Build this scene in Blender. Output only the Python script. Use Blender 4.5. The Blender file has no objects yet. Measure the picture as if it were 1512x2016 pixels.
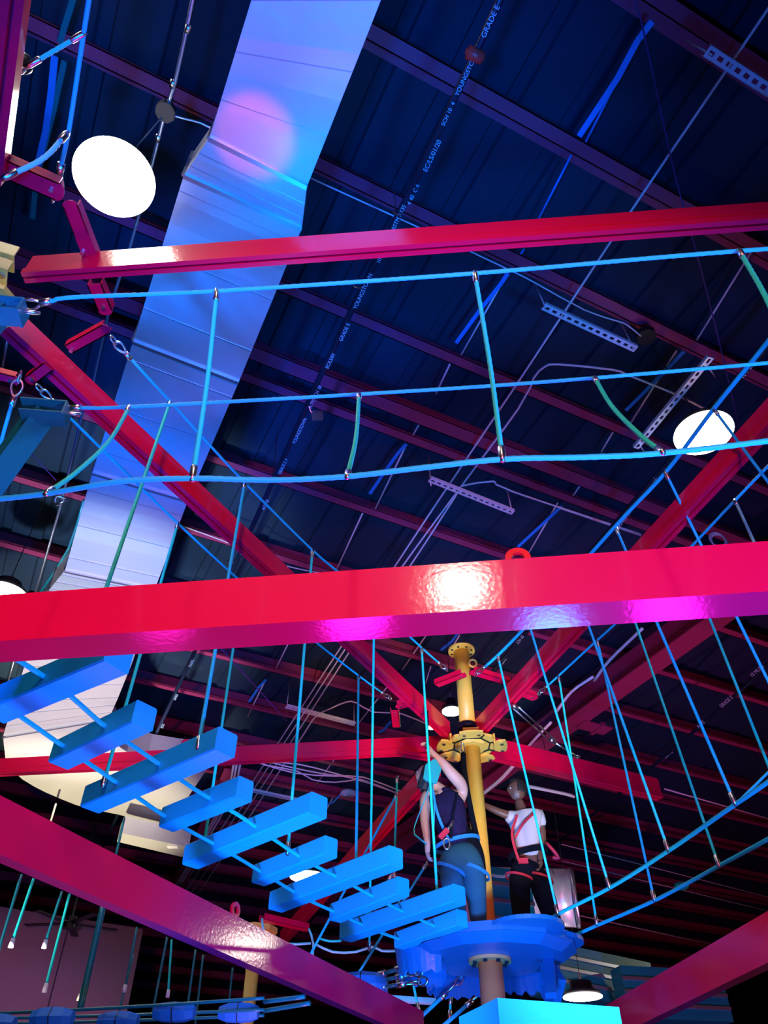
import bpy, bmesh, math, random
from mathutils import Vector as V, Matrix
random.seed(4)
PI = math.pi
sc = bpy.context.scene
COL = bpy.context.collection

# ------------------------------------------------------------------ camera
F = 1500.0; EL = math.radians(43.2); CZ = 1.5
FW = V((0, math.cos(EL), math.sin(EL))); RT = V((1, 0, 0)); UP = RT.cross(FW)
CAM = V((0, 0, CZ))
cd = bpy.data.cameras.new('camera'); cam = bpy.data.objects.new('camera', cd); COL.objects.link(cam)
cam.location = CAM; cam.rotation_euler = (PI/2 + EL, 0, 0)
cd.sensor_fit = 'HORIZONTAL'; cd.sensor_width = 36; cd.lens = 36*F/1512
cd.clip_end = 300
sc.camera = cam

def ray(x, y): return FW + RT*((x-756)/F) + UP*((1008-y)/F)
def Z(x, y, z):                      # point seen at (x, y) lying at height z
    d = ray(x, y); return CAM + d*((z-CZ)/d.z)
def Y(x, y, yy):                     # point seen at (x, y) lying in the upright plane y = yy
    d = ray(x, y); return CAM + d*(yy/d.y)

# ------------------------------------------------------------------ materials
MATS = {}
def mat(name, col, rough=.5, metal=0, emit=0, bump=None, coat=0, var=None, spec=.5):
    spec_ = spec
    if name in MATS: return MATS[name]
    m = bpy.data.materials.new(name); m.use_nodes = True
    nt = m.node_tree; b = nt.nodes['Principled BSDF']
    b.inputs['Base Color'].default_value = (*col, 1)
    b.inputs['Roughness'].default_value = rough; b.inputs['Metallic'].default_value = metal
    b.inputs['Specular IOR Level'].default_value = spec_; b.inputs['Coat Weight'].default_value = coat; b.inputs['Coat Roughness'].default_value = .12
    if emit:
        b.inputs['Emission Color'].default_value = (*col, 1); b.inputs['Emission Strength'].default_value = emit
    tc = nt.nodes.new('ShaderNodeTexCoord')
    if bump:
        sc_, st, dist = bump
        n = nt.nodes.new('ShaderNodeTexNoise'); n.inputs['Scale'].default_value = sc_; n.inputs['Detail'].default_value = 4
        bp = nt.nodes.new('ShaderNodeBump'); bp.inputs['Strength'].default_value = st; bp.inputs['Distance'].default_value = dist
        nt.links.new(tc.outputs['Object'], n.inputs['Vector']); nt.links.new(n.outputs['Fac'], bp.inputs['Height'])
        nt.links.new(bp.outputs['Normal'], b.inputs['Normal'])
        if coat: nt.links.new(bp.outputs['Normal'], b.inputs['Coat Normal'])
    if var:
        sc2, c2 = var
        n2 = nt.nodes.new('ShaderNodeTexNoise'); n2.inputs['Scale'].default_value = sc2; n2.inputs['Detail'].default_value = 5
        mx = nt.nodes.new('ShaderNodeMix'); mx.data_type = 'RGBA'
        mx.inputs['A'].default_value = (*col, 1); mx.inputs['B'].default_value = (*c2, 1)
        nt.links.new(tc.outputs['Object'], n2.inputs['Vector']); nt.links.new(n2.outputs['Fac'], mx.inputs['Factor'])
        nt.links.new(mx.outputs['Result'], b.inputs['Base Color'])
    MATS[name] = m
    return m
RED = mat('red_gloss_paint', (.8, .001, .055), .5, 0, bump=(45, .16, .003), coat=.7, spec=.12)
DRED = mat('oxide_red_steel_paint', (.36, .04, .13), .5, var=(3, (.3, .032, .11)))
YEL = mat('yellow_gloss_paint', (.9, .6, .09), .4, bump=(90, .15, .002), var=(12, (.8, .52, .08)))
BLUE = mat('blue_painted_timber', (.003, .5, .95), .5, bump=(30, .4, .004), var=(7, (.003, .42, .85)))
ROPE = mat('blue_rope', (.002, .6, .85), .6)
TEAL = mat('teal_rope', (.004, .8, .6), .65)
CYROPE = mat('pale_teal_rope', (.25, .8, .75), .6)
STEEL = mat('zinc_steel', (.75, .75, .78), .28, 1)
WHITE = mat('white_conduit', (.78, .76, .85), .4)
GALV = mat('galvanised_sheet', (.8, .82, .86), .38, .55, bump=(2.2, .35, .03), var=(1.5, (.66, .7, .74)))
GALV2 = mat('galvanised_pipe', (.55, .62, .72), .3, .9)
DECK = mat('navy_roof_deck', (.001, .022, .055), .85)
DARKM = mat('dark_steel', (.012, .02, .04), .45, .3)
PIPE = mat('black_sprinkler_pipe', (.008, .022, .05), .35, .2)
INK = mat('white_lettering', (.45, .75, .9), .6)
STRAP = mat('blue_strap', (.02, .28, .85), .4)
BSTEEL = mat('teal_steel_paint', (.003, .2, .24), .4, .1, coat=.3)
BDECK = mat('blue_platform_paint', (.002, .15, .42), .45, bump=(14, .3, .01), coat=.2)
BDECK2 = mat('blue_barrel_paint', (.003, .2, .62), .55, bump=(20, .4, .005))
DTEAL = mat('teal_webbing', (.006, .36, .38), .6)
MAUVE = mat('mauve_wall_board', (.2, .09, .14), .8, var=(1.2, (.17, .08, .13)))
LAMP = mat('lit_lamp_lens', (1, .93, .8), .5, emit=30)
LED = mat('cyan_led_strip', (.0, .75, 1), .5, emit=6)
SKIN = mat('skin', (.62, .34, .26), .5)
SKIN2 = mat('brown_skin', (.16, .07, .045), .45)
BLACK = mat('black_fabric', (.004, .006, .012), .9, spec=.1)
TROUS = mat('dark_teal_trousers', (.01, .12, .18), .85, var=(25, (.008, .09, .14)))
TEE = mat('white_cotton', (.58, .55, .56), .8)
LACE = mat('black_lace', (.003, .003, .008), .9, spec=.1, bump=(60, .6, .01), var=(45, (.03, .02, .09)))
WEB = mat('blue_webbing', (.01, .26, .6), .7)
REDWEB = mat('red_webbing', (.55, .02, .05), .7)
HAIR = mat('dark_hair', (.01, .008, .01), .7)
PAPER = mat('white_sticker', (.8, .8, .85), .7)
FLOORM = mat('dark_floor', (.03, .03, .04), .7)
WALLM = mat('dark_wall', (.016, .011, .03), .8)
CAPRED = mat('red_pipe_cap', (.8, .05, .04), .4)
RUB = mat('black_plastic', (.01, .012, .016), .45)
CREAM = mat('tan_pole_paint', (.75, .36, .12), .5, bump=(60, .2, .002))

# ------------------------------------------------------------------ object helpers
ORIG = {}
def link(name, bm, m, parent=None, smooth=False, bev=0):
    if bev:
        bmesh.ops.bevel(bm, geom=[e for e in bm.edges if len(e.link_faces) == 2 and e.calc_face_angle(0) > .6], offset=bev, segments=2, affect='EDGES', profile=.6)
    bmesh.ops.recalc_face_normals(bm, faces=bm.faces)
    if bm.verts:
        mn = V([min(v.co[i] for v in bm.verts) for i in range(3)]); mx = V([max(v.co[i] for v in bm.verts) for i in range(3)])
        o0 = V(((mn.x+mx.x)/2, (mn.y+mx.y)/2, mn.z))
    else: o0 = V()
    bmesh.ops.translate(bm, verts=bm.verts, vec=-o0)
    me = bpy.data.meshes.new(name); bm.to_mesh(me); bm.free()
    if smooth:
        for p in me.polygons: p.use_smooth = True
    me.materials.append(m)
    o = bpy.data.objects.new(name, me); COL.objects.link(o)
    if parent is not None:
        o.parent = parent; o.location = o0 - ORIG[parent.name]
    else: o.location = o0
    ORIG[o.name] = o0
    return o
def tag(o, label, cat, group=None, kind=None):
    o['label'] = label; o['category'] = cat
    if group: o['group'] = group
    if kind: o['kind'] = kind
    return o
def struct(o): o['kind'] = 'structure'; return o
def empty(name, loc, label, cat, group=None):
    o = bpy.data.objects.new(name, None); COL.objects.link(o); o.location = loc; o.empty_display_size = .1
    ORIG[o.name] = V(loc); return tag(o, label, cat, group)
def frame(d):
    d = d.normalized(); a = V((0, 0, 1)) if abs(d.z) < .95 else V((1, 0, 0))
    u = d.cross(a).normalized(); v = u.cross(d).normalized()
    return u, v
def box(bm, a, b):
    x0, y0, z0 = a; x1, y1, z1 = b
    vs = [bm.verts.new(p) for p in ((x0,y0,z0),(x1,y0,z0),(x1,y1,z0),(x0,y1,z0),(x0,y0,z1),(x1,y0,z1),(x1,y1,z1),(x0,y1,z1))]
    for f in ((0,3,2,1),(4,5,6,7),(0,1,5,4),(1,2,6,5),(2,3,7,6),(3,0,4,7)): bm.faces.new([vs[i] for i in f])
    return vs
def obox(bm, p, q, w, h, up=V((0, 0, 1)), off=(0, 0)):
    """bar from p to q, w wide (sideways), h tall, centred"""
    d = (q-p).normalized(); s = d.cross(up).normalized(); u = s.cross(d).normalized()
    vs = []
    for c in (p, q):
        for a, b in ((-1,-1),(1,-1),(1,1),(-1,1)):
            vs.append(bm.verts.new(c + s*(a*w/2+off[0]) + u*(b*h/2+off[1])))
    for f in ((0,1,2,3),(7,6,5,4),(0,4,5,1),(1,5,6,2),(2,6,7,3),(3,7,4,0)): bm.faces.new([vs[i] for i in f])
def tube(bm, pts, r, n=10, twist=0, closed=False, lobes=0, rr=None):
    pts = [V(p) for p in pts]; N = len(pts); rings = []; u = None; acc = 0
    for i, p in enumerate(pts):
        if closed: d = pts[(i+1) % N]-pts[i-1]
        else: d = pts[min(i+1, N-1)]-pts[max(i-1, 0)]
        d.normalize()
        if u is None: u, v = frame(d)
        u = (u - d*u.dot(d)).normalized(); v = d.cross(u).normalized()
        if i: acc += (p-pts[i-1]).length
        ring = []
        R = rr[i] if rr else r
        for k in range(n):
            a = 2*PI*k/n; ph = a
            q = R*(1+(.09*math.cos(lobes*a - acc*twist) if lobes else 0))
            ring.append(bm.verts.new(p + u*math.cos(a)*q + v*math.sin(a)*q))
        rings.append(ring)
    M = N if closed else N-1
    for i in range(M):
        A = rings[i]; B = rings[(i+1) % N]
        for k in range(n): bm.faces.new((A[k], A[(k+1) % n], B[(k+1) % n], B[k]))
    if not closed:
        bm.faces.new(rings[0][::-1]); bm.faces.new(rings[-1])
def cyl(bm, p, q, r, n=20, r2=None): tube(bm, [p, q], r, n, rr=[r, r2 if r2 is not None else r])
def loft(bm, rings, cap=True):
    rs = [[bm.verts.new(p) for p in r] for r in rings]
    for A, B in zip(rs, rs[1:]):
        n = len(A)
        for k in range(n): bm.faces.new((A[k], A[(k+1) % n], B[(k+1) % n], B[k]))
    if cap: bm.faces.new(rs[0][::-1]); bm.faces.new(rs[-1])
def smoothpath(pts, step=.12):
    """Catmull-Rom through pts"""
    pts = [V(p) for p in pts]
    if len(pts) == 2:
        n = max(2, int((pts[1]-pts[0]).length/step)); return [pts[0].lerp(pts[1], i/n) for i in range(n+1)]
    P_ = [2*pts[0]-pts[1]] + pts + [2*pts[-1]-pts[-2]]; out = []
    for i in range(1, len(P_)-2):
        a, b, c, d = P_[i-1:i+3]; n = max(2, int((c-b).length/step))
        for k in range(n):
            t = k/n; out.append(.5*((2*b)+(c-a)*t+(2*a-5*b+4*c-d)*t*t+(3*b-a-3*c+d)*t**3))
    out.append(pts[-1]); return out
def newbm(): return bmesh.new()
ORDW = ['first','second','third','fourth','fifth','sixth','seventh','eighth','ninth','tenth','eleventh','twelfth','thirteenth','fourteenth','fifteenth','sixteenth','seventeenth','eighteenth','nineteenth','twentieth','twenty-first','twenty-second','twenty-third','twenty-fourth','twenty-fifth','twenty-sixth','twenty-seventh','twenty-eighth']

def thimble(parent, tip, toward, s=1.0):
    """teardrop steel eye at tip, its neck pointing along toward, then the crimped sleeve"""
    d = (toward-tip).normalized(); u, v = frame(d)
    bm = newbm(); L = .1*s; W = .032*s; pts = []
    for k in range(22):
        a = 2*PI*k/22; x = (1-math.cos(a))/2
        pts.append(tip + d*(x*L) + u*(math.sin(a)*W*(1-.55*x)*1.25))
    tube(bm, pts, .008*s, 8, closed=True)
    link('thimble', bm, STEEL, parent, True)
    bm = newbm(); cyl(bm, tip+d*L, tip+d*(L+.06*s), .019*s, 14); link('ferrule', bm, STEEL, parent, True, .002)
    bm = newbm(); pts = []
    for k in range(18):
        a = 2*PI*k/18; pts.append(tip - d*.02*s + d*math.cos(a)*.034*s + v*math.sin(a)*.022*s)
    tube(bm, pts, .007*s, 8, closed=True); link('shackle', bm, STEEL, parent, True)
def cable(pts, label, r=.0135, m=ROPE, name='wire_rope_cable', cat='cable', group=None, ends=(0, 0), twisted=False, s=1.0, clamps=(), step=.12, n=10):
    bm = newbm()
    pts = [V(p) for p in pts]; path = smoothpath(pts, .018 if twisted else step)
    tube(bm, path, r, 12 if twisted else n, lobes=3 if twisted else 0, twist=150)
    o = link(name, bm, m, None, True); tag(o, label, cat, group)
    if ends[0]: thimble(o, pts[0]+(pts[0]-pts[1]).normalized()*.16*s, pts[1], s)
    if ends[1]: thimble(o, pts[-1]+(pts[-1]-pts[-2]).normalized()*.16*s, pts[-2], s)
    return o
def droprope(p, q, label, r=.0125, m=TEAL, group=None, sag=None, sl=.07, top=True, bot=True, twisted=False, name='drop_rope', mids=()):
    pts = [V(p)] + [V(x) for x in mids] + [V(q)]
    bm = newbm(); path = smoothpath(pts, .018 if twisted else .1)
    tube(bm, path, r, 12 if twisted else 9, lobes=3 if twisted else 0, twist=150)
    o = link(name, bm, m, None, True); tag(o, label, 'rope', group)
    for on, a, b in ((top, pts[0], pts[1]), (bot, pts[-1], pts[-2])):
        if on:
            d = (b-a).normalized(); bm = newbm()
            tube(bm, [a-d*.015, a+d*.01, a+d*sl, a+d*(sl+.008)], r, 12, rr=[r*.9, r*1.45, r*1.45, r*1.1])
            link('ferrule', bm, STEEL, o, True)
    return o

# ------------------------------------------------------------------ room shell
bm = newbm(); box(bm, (-26, -10, -.1), (32, 48, 0)); struct(link('floor', bm, FLOORM))
bm = newbm(); box(bm, (-26.2, -10, 0), (-26, 48, 9.3)); struct(link('wall_left', bm, WALLM))
bm = newbm(); box(bm, (32, -10, 0), (32.2, 48, 9.3)); struct(link('wall_right', bm, WALLM))
bm = newbm(); box(bm, (-26, 48, 0), (32, 48.2, 9.3)); struct(link('wall_back', bm, WALLM))
bm = newbm(); box(bm, (-26, -10.2, 0), (32, -10, 9.3)); struct(link('wall_front', bm, WALLM))
PA = math.radians(26.2); PD = V((math.cos(PA), math.sin(PA), 0)); PN = V((-math.sin(PA), math.cos(PA), 0))
# ribbed deck; ribs run across the purlins
bm = newbm()
x = -26
prof = []
s0 = -45
while s0 < 45:
    prof += [(s0, 9.3), (s0+.36, 9.3), (s0+.385, 9.35), (s0+.5, 9.35), (s0+.525, 9.3)]
    s0 += .6
rowA = [bm.verts.new(PD*s + PN*-28 + V((0, 0, z))) for s, z in prof]
rowB = [bm.verts.new(PD*s + PN*56 + V((0, 0, z))) for s, z in prof]
for i in range(len(prof)-1): bm.faces.new((rowA[i], rowA[i+1], rowB[i+1], rowB[i]))
struct(link('ceiling', bm, DECK))

# roof purlins: Z sections
offs = [-.75, .52, 1.8, 3.03, 4.43, 5.77, 7.25, 8.8, 10.35, 11.9, 13.4, 15.0, 16.6, 18.2, 19.8, 21.4, 23, 24.7, 26.5, 28.5, 30.5, 33, 35.5, 38.5]
def purlin(n0, w, h, z0, t=.012, name='roof_purlin', s=(-24, 30), m=DRED):
    bm = newbm()
    # bottom flange + lip, web, top flange
    def strip(na, nb, za, zb):
        vs = [PD*s[0]+PN*na, PD*s[1]+PN*na, PD*s[1]+PN*nb, PD*s[0]+PN*nb]
        v8 = [bm.verts.new(p+V((0,0,za))) for p in vs] + [bm.verts.new(p+V((0,0,zb))) for p in vs]
        for f in ((0,3,2,1),(4,5,6,7),(0,1,5,4),(1,2,6,5),(2,3,7,6),(3,0,4,7)): bm.faces.new([v8[i] for i in f])
    strip(n0, n0+w, z0, z0+t)
    strip(n0, n0+t, z0, z0+.03)
    strip(n0+w-t, n0+w, z0, z0+h)
    strip(n0+w, n0+w*2, z0+h-t, z0+h)
    return link(name, bm, m)
for i, n0 in enumerate(offs):
    o = purlin(n0-.07, .14, .28, 9.0)
    tag(o, 'dark red roof purlin under the navy deck, %s purlin counting away from the camera' % ORDW[i], 'purlin', 'roof purlins')
o = purlin(5.2, .2, .4, 8.86, name='roof_beam')
tag(o, 'wide flanged dark red roof beam, broader than the purlins on both sides of it', 'roof beam')
def ibeam(p, q, w, h, t=.025, name='rafter', m=DRED):
    bm = newbm(); u = V((0, 0, 1))
    obox(bm, p, q, w, t); obox(bm, p+u*h, q+u*h, w, t); obox(bm, p+u*h/2, q+u*h/2, t, h)
    return link(name, bm, m)
a = Z(1400, 1229, 8.45); d = -PN
rb = ibeam(a+d*6, a-d*24, .42, .36)
tag(rb, 'heavy dark red rafter slanting down behind the hanging ropes on the right', 'rafter')
bm = newbm(); c = Z(1168, 1432, 8.42)
obox(bm, c-PD*.3, c+PD*.35, .3, .03); obox(bm, c+PD*.1-PN*.2, c+PD*.1+PN*.2, .08, .08)
link('splice_plate', bm, DRED, rb)
a = Z(457, 1515, 8.45); b = Z(345, 1760, 8.45)
tag(ibeam(a, b+(b-a)*.3, .32, .36), 'dark red rafter beyond the plank bridge with white wires bundled along it', 'rafter')

# ------------------------------------------------------------------ red steel beams
def railprof(H, W, solid):
    if solid:
        return [(0, 0), (W, 0), (W, H), (0, H)]
    g = W*.2
    return [(0, 0), (W*.5-g/2, 0), (W*.5-g/2, .045), (W*.5+g/2, .045), (W*.5+g/2, 0), (W, 0), (W, .055), (W-.012, .062), (W-.012, H), (.012, H), (.012, .062), (0, .055)]
def beam(pa, pb, z, H, W, label, solid=False, ext=(0, 0), m=RED, name='red_beam', cat='beam', bev=.004, world=False):
    """pa, pb: pixels of its near bottom edge; it goes H up and W away from the camera"""
    a = pa if world else Z(*pa, z); b = pb if world else Z(*pb, z)
    d = (b-a).normalized(); a = a-d*ext[0]; b = b+d*ext[1]
    n = V((-d.y, d.x, 0)).normalized()
    mid = (a+b)/2
    if n.dot(V((mid.x, mid.y, 0))) < 0: n = -n
    bm = newbm()
    pr = railprof(H, W, solid)
    loft(bm, [[p + n*x + V((0, 0, y)) for x, y in pr] for p in (a, b)])
    o = link(name, bm, m, None, False, bev)
    tag(o, label, cat)
    return o, a, b, n
def lug(parent, c, n, r=.055, m=RED):
    """flat steel eye standing on the beam; c its foot"""
    bm = newbm(); up = V((0, 0, 1)); s = n.cross(up).normalized(); N = 24
    R0, R1 = r*.5, r; rings = []
    for side in (-.008, .008):
        for R in (R0, R1):
            rings.append([bm.verts.new(c + up*(r*1.0) + n*side + s*math.cos(2*PI*k/N)*R + up*math.sin(2*PI*k/N)*R) for k in range(N)])
    for A, B in ((0, 1), (1, 3), (3, 2), (2, 0)):
        for k in range(N): bm.faces.new((rings[A][k], rings[A][(k+1) % N], rings[B][(k+1) % N], rings[B][k]))
    return link('eye_lug', bm, m, parent)

# big front beam
o, a, b, n = beam((0, 1262), (1512, 1164), 3.3, .25, .16, 'large glossy red box beam crossing the whole picture, eye lug on top', True, (1.6, 2.4), bev=.012)
lug(o, Z(1043, 1191, 3.3)+V((0, .08, .25)), n)
lb, a, b, n = beam((0, 1682), (504, 1904), 2.75, .235, .085, 'glossy red box beam falling from the left edge to the bottom centre', True, (1.0, 3.0), bev=.01)
lug(lb, Z(462, 1886, 2.75)+n*.04+V((0, 0, .235)), n, .05)
beam((1512, 1895), (1290, 2003), 2.75, .26, .1, 'glossy red box beam rising out of the bottom right corner', True, (1.0, 1.0), bev=.01)

ZB = 5.6
LN = V((-2.3, 2.33, 0)); PN0 = V((1.0, 8.15, 0))
b1, a1, e1, n1 = beam((40, 537), (1512, 430), ZB, .22, .07, 'long slotted red rail beam across the upper part of the picture', ext=(0, 2.4))
b2, a2, e2, n2 = beam((15, 640), (868, 1432), ZB, .2, .1, 'slotted red rail beam running diagonally from the yellow bracket at left to the pole', ext=(0, .28))
b3, a3, e3, n3 = beam((1512, 835), (952, 1432), ZB, .2, .1, 'slotted red rail beam rising from the pole to the right edge', ext=(1.0, .28))
b4, a4, e4, n4 = beam((0, 1522), (868, 1478), ZB, .2, .1, 'slotted red rail beam from the left edge to the pole, behind the blue planks', ext=(1.5, .15))
b5, a5, e5, n5 = beam((968, 1488), (1306, 1570), ZB, .26, .12, 'short red rail beam ending in the open, right of the pole')
b6, a6, e6, n6 = beam((850, 1525), (548, 1862), ZB-.1, .26, .12, 'red rail beam running away behind the bridge to the farther yellow pole')
b7, a7, e7, n7 = beam((10, 300), (48, 0), ZB, .16, .1, 'red rail beam rising steeply along the top left corner', ext=(.2, .6))
lug(b4, Z(355, 1500, 5.62)+n4*.05+V((0, 0, .2)), n4, .06)
bm = newbm(); c = Z(700, 1250, ZB)   # end plate of the short beam
# outrigger arms bolted to the beams
def arm(p, q, label, w=.07, h=.05, m=RED, bolt=None):
    bm = newbm(); d = (q-p).normalized(); s = d.cross(V((0, 0, 1))).normalized()
    t = .008; N = 6
    # channel with rounded free end
    out = []
    for k in range(N+1):
        an = -PI/2 + PI*k/N
        out.append(q + s*math.sin(an)*w/2 + d*math.cos(an)*w*.35)
    outline = [p - s*w/2] + out + [p + s*w/2]
    loft(bm, [[x + V((0, 0, z)) for x in outline] for z in (0, t)])
    obox(bm, p, q, t, h, off=(w/2-t/2, h/2)); obox(bm, p, q, t, h, off=(-w/2+t/2, h/2))
    o = link('outrigger_arm', bm, m); tag(o, label, 'bracket')
    for b_ in ((bolt,) if bolt else (q - d*.03,)):
        bm = newbm(); cyl(bm, b_ - V((0, 0, .012)), b_ + V((0, 0, .02)), .014, 6); link('bolt', bm, STEEL, o)
    return o
arm(Z(183, 520, 5.78), Z(138, 405, 5.78), 'red outrigger arm poking up from the long upper rail beam, near the lamp at left', .09, .07, bolt=Z(162, 498, 5.77))
arm(Z(185, 560, 5.58), Z(207, 612, 5.58), 'red outrigger arm hanging below the long upper rail beam at left', .09, .07)
arm(Z(135, 688, 5.8), Z(208, 648, 5.8), 'red outrigger arm bolted on the upper side of the diagonal beam at left', .075, .06, bolt=Z(140, 690, 5.79))
arm(Z(95, 722, 5.58), Z(58, 750, 5.58), 'short red outrigger arm on the lower side of the diagonal beam, above the thimble', .075, .05)
arm(Z(-30, 735, 5.58), Z(30, 750, 5.58), 'short red outrigger arm coming in from the left edge', .075, .05)
arm(Z(-10, 325, 5.7), Z(112, 378, 5.7), 'red outrigger arm at the left edge under the corner ropes', .11, .08)
arm(Z(860, 1350, 6.0), Z(912, 1330, 6.0), 'red outrigger arm left of the top of the yellow pole', .1, .06)
arm(Z(1000, 1345, 6.0), Z(930, 1325, 6.0), 'red outrigger arm right of the top of the yellow pole', .1, .06)
arm(Z(835, 1380, 5.8), Z(785, 1392, 5.8), 'red outrigger arm at the lower end of the left bridge cable', .1, .06)
arm(Z(1015, 1362, 5.7), Z(1052, 1375, 5.7), 'red outrigger arm at the end of the right bridge cable', .1, .06)
arm(Z(780, 1432, 5.85), Z(777, 1402, 5.85), 'upright looking red arm on the left rail beam near the pole', .1, .06)
arm(Z(870, 1500, 5.5), Z(790, 1488, 5.5), 'bright red arm under the left rail beam beside the woman', .08, .05)
arm(Z(515, 1812, 4.6), Z(603, 1832, 4.6), 'orange red arm on the farther yellow pole', .14, .08)

# ------------------------------------------------------------------ main yellow pole with its hub
pole = empty('yellow_pole', (PN0.x, PN0.y, 0), 'tall yellow steel pole carrying the red beams and the round platform', 'pole')
px, py = PN0.x, PN0.y
bm = newbm(); cyl(bm, V((px, py, 3.5)), V((px, py, 5.5)), .088, 32); link('pole_shaft', bm, YEL, pole, True, .004)
bm = newbm(); cyl(bm, V((px, py, 5.52)), V((px-.04, py, 5.72)), .05, 20); cyl(bm, V((px-.03, py, 5.7)), V((px-.03, py, 5.76)), .11, 24)
link('swivel_joint', bm, DARKM, pole, True)
bm = newbm(); cyl(bm, V((px-.03, py, 5.76)), V((px-.03, py, 6.75)), .092, 32); o = link('upper_shaft', bm, YEL, pole, True, .004)
bm = newbm(); cyl(bm, V((px-.03, py, 6.75)), V((px-.03, py, 6.78)), .165, 40); fl = link('top_flange', bm, YEL, pole, False, .004)
for k in range(8):
    an = 2*PI*(k+.5)/8; bm = newbm(); c = V((px-.03+.13*math.cos(an), py+.13*math.sin(an), 6.742)); cyl(bm, c, c+V((0, 0, .012)), .014, 12)
    link('bolt_hole', bm, RUB, fl)
bm = newbm(); pts = [V((px-.03+.12+.045*math.cos(2*PI*k/20), py-.06, 6.55+.05*math.sin(2*PI*k/20))) for k in range(20)]
tube(bm, pts, .014, 8, closed=True); link('ring', bm, YEL, pole, True)
# hub: octagonal yellow plate, raised segments and bolted clamps
bm = newbm(); cyl(bm, V((px, py, 5.5)), V((px, py, 5.53)), .3, 8); hb = link('hub_plate', bm, YEL, pole, False, .006)
bm = newbm(); cyl(bm, V((px, py, 5.47)), V((px, py, 5.5)), .17, 8, .19); link('hub_collar', bm, YEL, pole, False, .006)
bm = newbm()
for k in range(8):
    a0 = 2*PI*(k+.5)/8; a1 = 2*PI*(k+1.5)/8; c = V((px, py, 5.494))
    p_ = c+V((math.cos(a0), math.sin(a0), 0))*.215; q_ = c+V((math.cos(a1), math.sin(a1), 0))*.215
    obox(bm, p_, q_, .013, .014); obox(bm, p_, p_+V((math.cos(a0), math.sin(a0), 0))*.08, .013, .014)
link('plate_seam', bm, RUB, hb)
for an in (188, 264, 352, 132, 62):
    an = math.radians(an); dr = V((math.cos(an), math.sin(an), 0)); sd = V((-dr.y, dr.x, 0)); c = V((px, py, 5.5))
    bm = newbm()
    outline = [c+dr*.25-sd*.09, c+dr*.31-sd*.13, c+dr*.38-sd*.13, c+dr*.4-sd*.05, c+dr*.4+sd*.05, c+dr*.38+sd*.13, c+dr*.31+sd*.13, c+dr*.25+sd*.09]
    loft(bm, [[p+V((0, 0, z)) for p in outline] for z in (-.03, -.01)])
    obox(bm, c+dr*.26-sd*.09, c+dr*.26+sd*.09, .02, .1, off=(0, .04))
    cl = link('clamp', bm, YEL, pole, False, .005)
    for sg in (-1, 1):
        bm = newbm(); q = c+dr*.34+sd*.08*sg; cyl(bm, q+V((0, 0, -.05)), q+V((0, 0, -.028)), .022, 6); link('bolt', bm, STEEL, cl)
bm = newbm(); cyl(bm, V((px, py, 0)), V((px, py, 3.33)), .115, 32); link('lower_shaft', bm, CREAM, pole, True, .004)
bm = newbm(); cyl(bm, V((px, py, 3.32)), V((px, py, 3.35)), .2, 40); fl = link('flange', bm, CREAM, pole, False, .006)
for k in range(8):
    an = 2*PI*(k+.5)/8; bm = newbm(); c = V((px+.16*math.cos(an), py+.16*math.sin(an), 3.3)); cyl(bm, c, c+V((0, 0, .03)), .022, 6); link('bolt', bm, DARKM, fl)
# yellow bracket on the hidden near pole, left edge
br = empty('yellow_bracket', tuple(Z(5, 540, 5.5)), 'yellow clamp bracket with bolts at the left edge, gripping the long rail beam', 'bracket')
for (x0, y0, x1, y1, zz) in ((-25, 505, 28, 520, 5.72), (-25, 535, 14, 548, 5.58)):
    p = Z(x0, y0, zz); q = Z(x1, y1, zz); bm = newbm(); obox(bm, p, q, .12, .012); obox(bm, p, q, .012, .1, off=(.055, .05))
    cl = link('clamp', bm, YEL, br, False, .004)
    bm = newbm(); c = Z((x0+x1)/2+10, (y0+y1)/2, zz-.01); cyl(bm, c-V((0, 0, .02)), c, .018, 6); link('bolt', bm, STEEL, cl)
bm = newbm(); p = Z(-15, 600, 5.45); cyl(bm, p-V((0,0,.02)), p+V((0,0,.02)), .16, 8); link('hub_plate', bm, YEL, br, False, .005)
# second yellow pole far behind
c = Z(505, 1830, 4.6)
p2 = empty('yellow_pole', (c.x, c.y, 0), 'farther yellow pole seen below the left red beam near the bottom', 'pole')
bm = newbm(); cyl(bm, V((c.x, c.y, 0)), V((c.x, c.y, 4.55)), .09, 28); link('pole_shaft', bm, YEL, p2, True)
bm = newbm(); cyl(bm, V((c.x, c.y, 4.55)), V((c.x, c.y, 4.62)), .3, 8); link('hub_plate', bm, YEL, p2, False, .01)
bm = newbm(); cyl(bm, V((c.x, c.y, 4.5)), V((c.x, c.y, 4.55)), .14, 20, .2); link('hub_collar', bm, YEL, p2)

# ------------------------------------------------------------------ net crossing above the front beam
ZH, ZC = 4.7, 3.62
A = cable([Z(100, 593, ZH), Z(150, 585, ZH), Z(427, 573, ZH), Z(935, 538, ZH), Z(1455, 494, ZH), Z(2100, 452, ZH)], 'blue twisted hand cable, the uppermost of the three crossing above the front beam', .0098, twisted=True, ends=(1, 0), s=.9)
B = cable([Z(160, 803, ZH), Z(255, 801, ZH), Z(707, 776, ZH), Z(1170, 744, ZH), Z(2100, 662, ZH)], 'blue twisted hand cable, the middle of the three crossing above the front beam', .0098, twisted=True, ends=(1, 0), s=.9)
Cc = cable([Z(-60, 986, ZC), Z(0, 982, ZC), Z(90, 972, ZC), Z(240, 948, ZC), Z(378, 942, ZC), Z(540, 945, ZC), Z(683, 938, ZC), Z(830, 921, ZC), Z(990, 904, ZC), Z(1150, 900, ZC), Z(1305, 892, ZC), Z(1560, 862, ZC), Z(2100, 790, ZC)], 'blue twisted foot cable, the lowest of the three crossing above the front beam', .0112, twisted=True)
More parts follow.
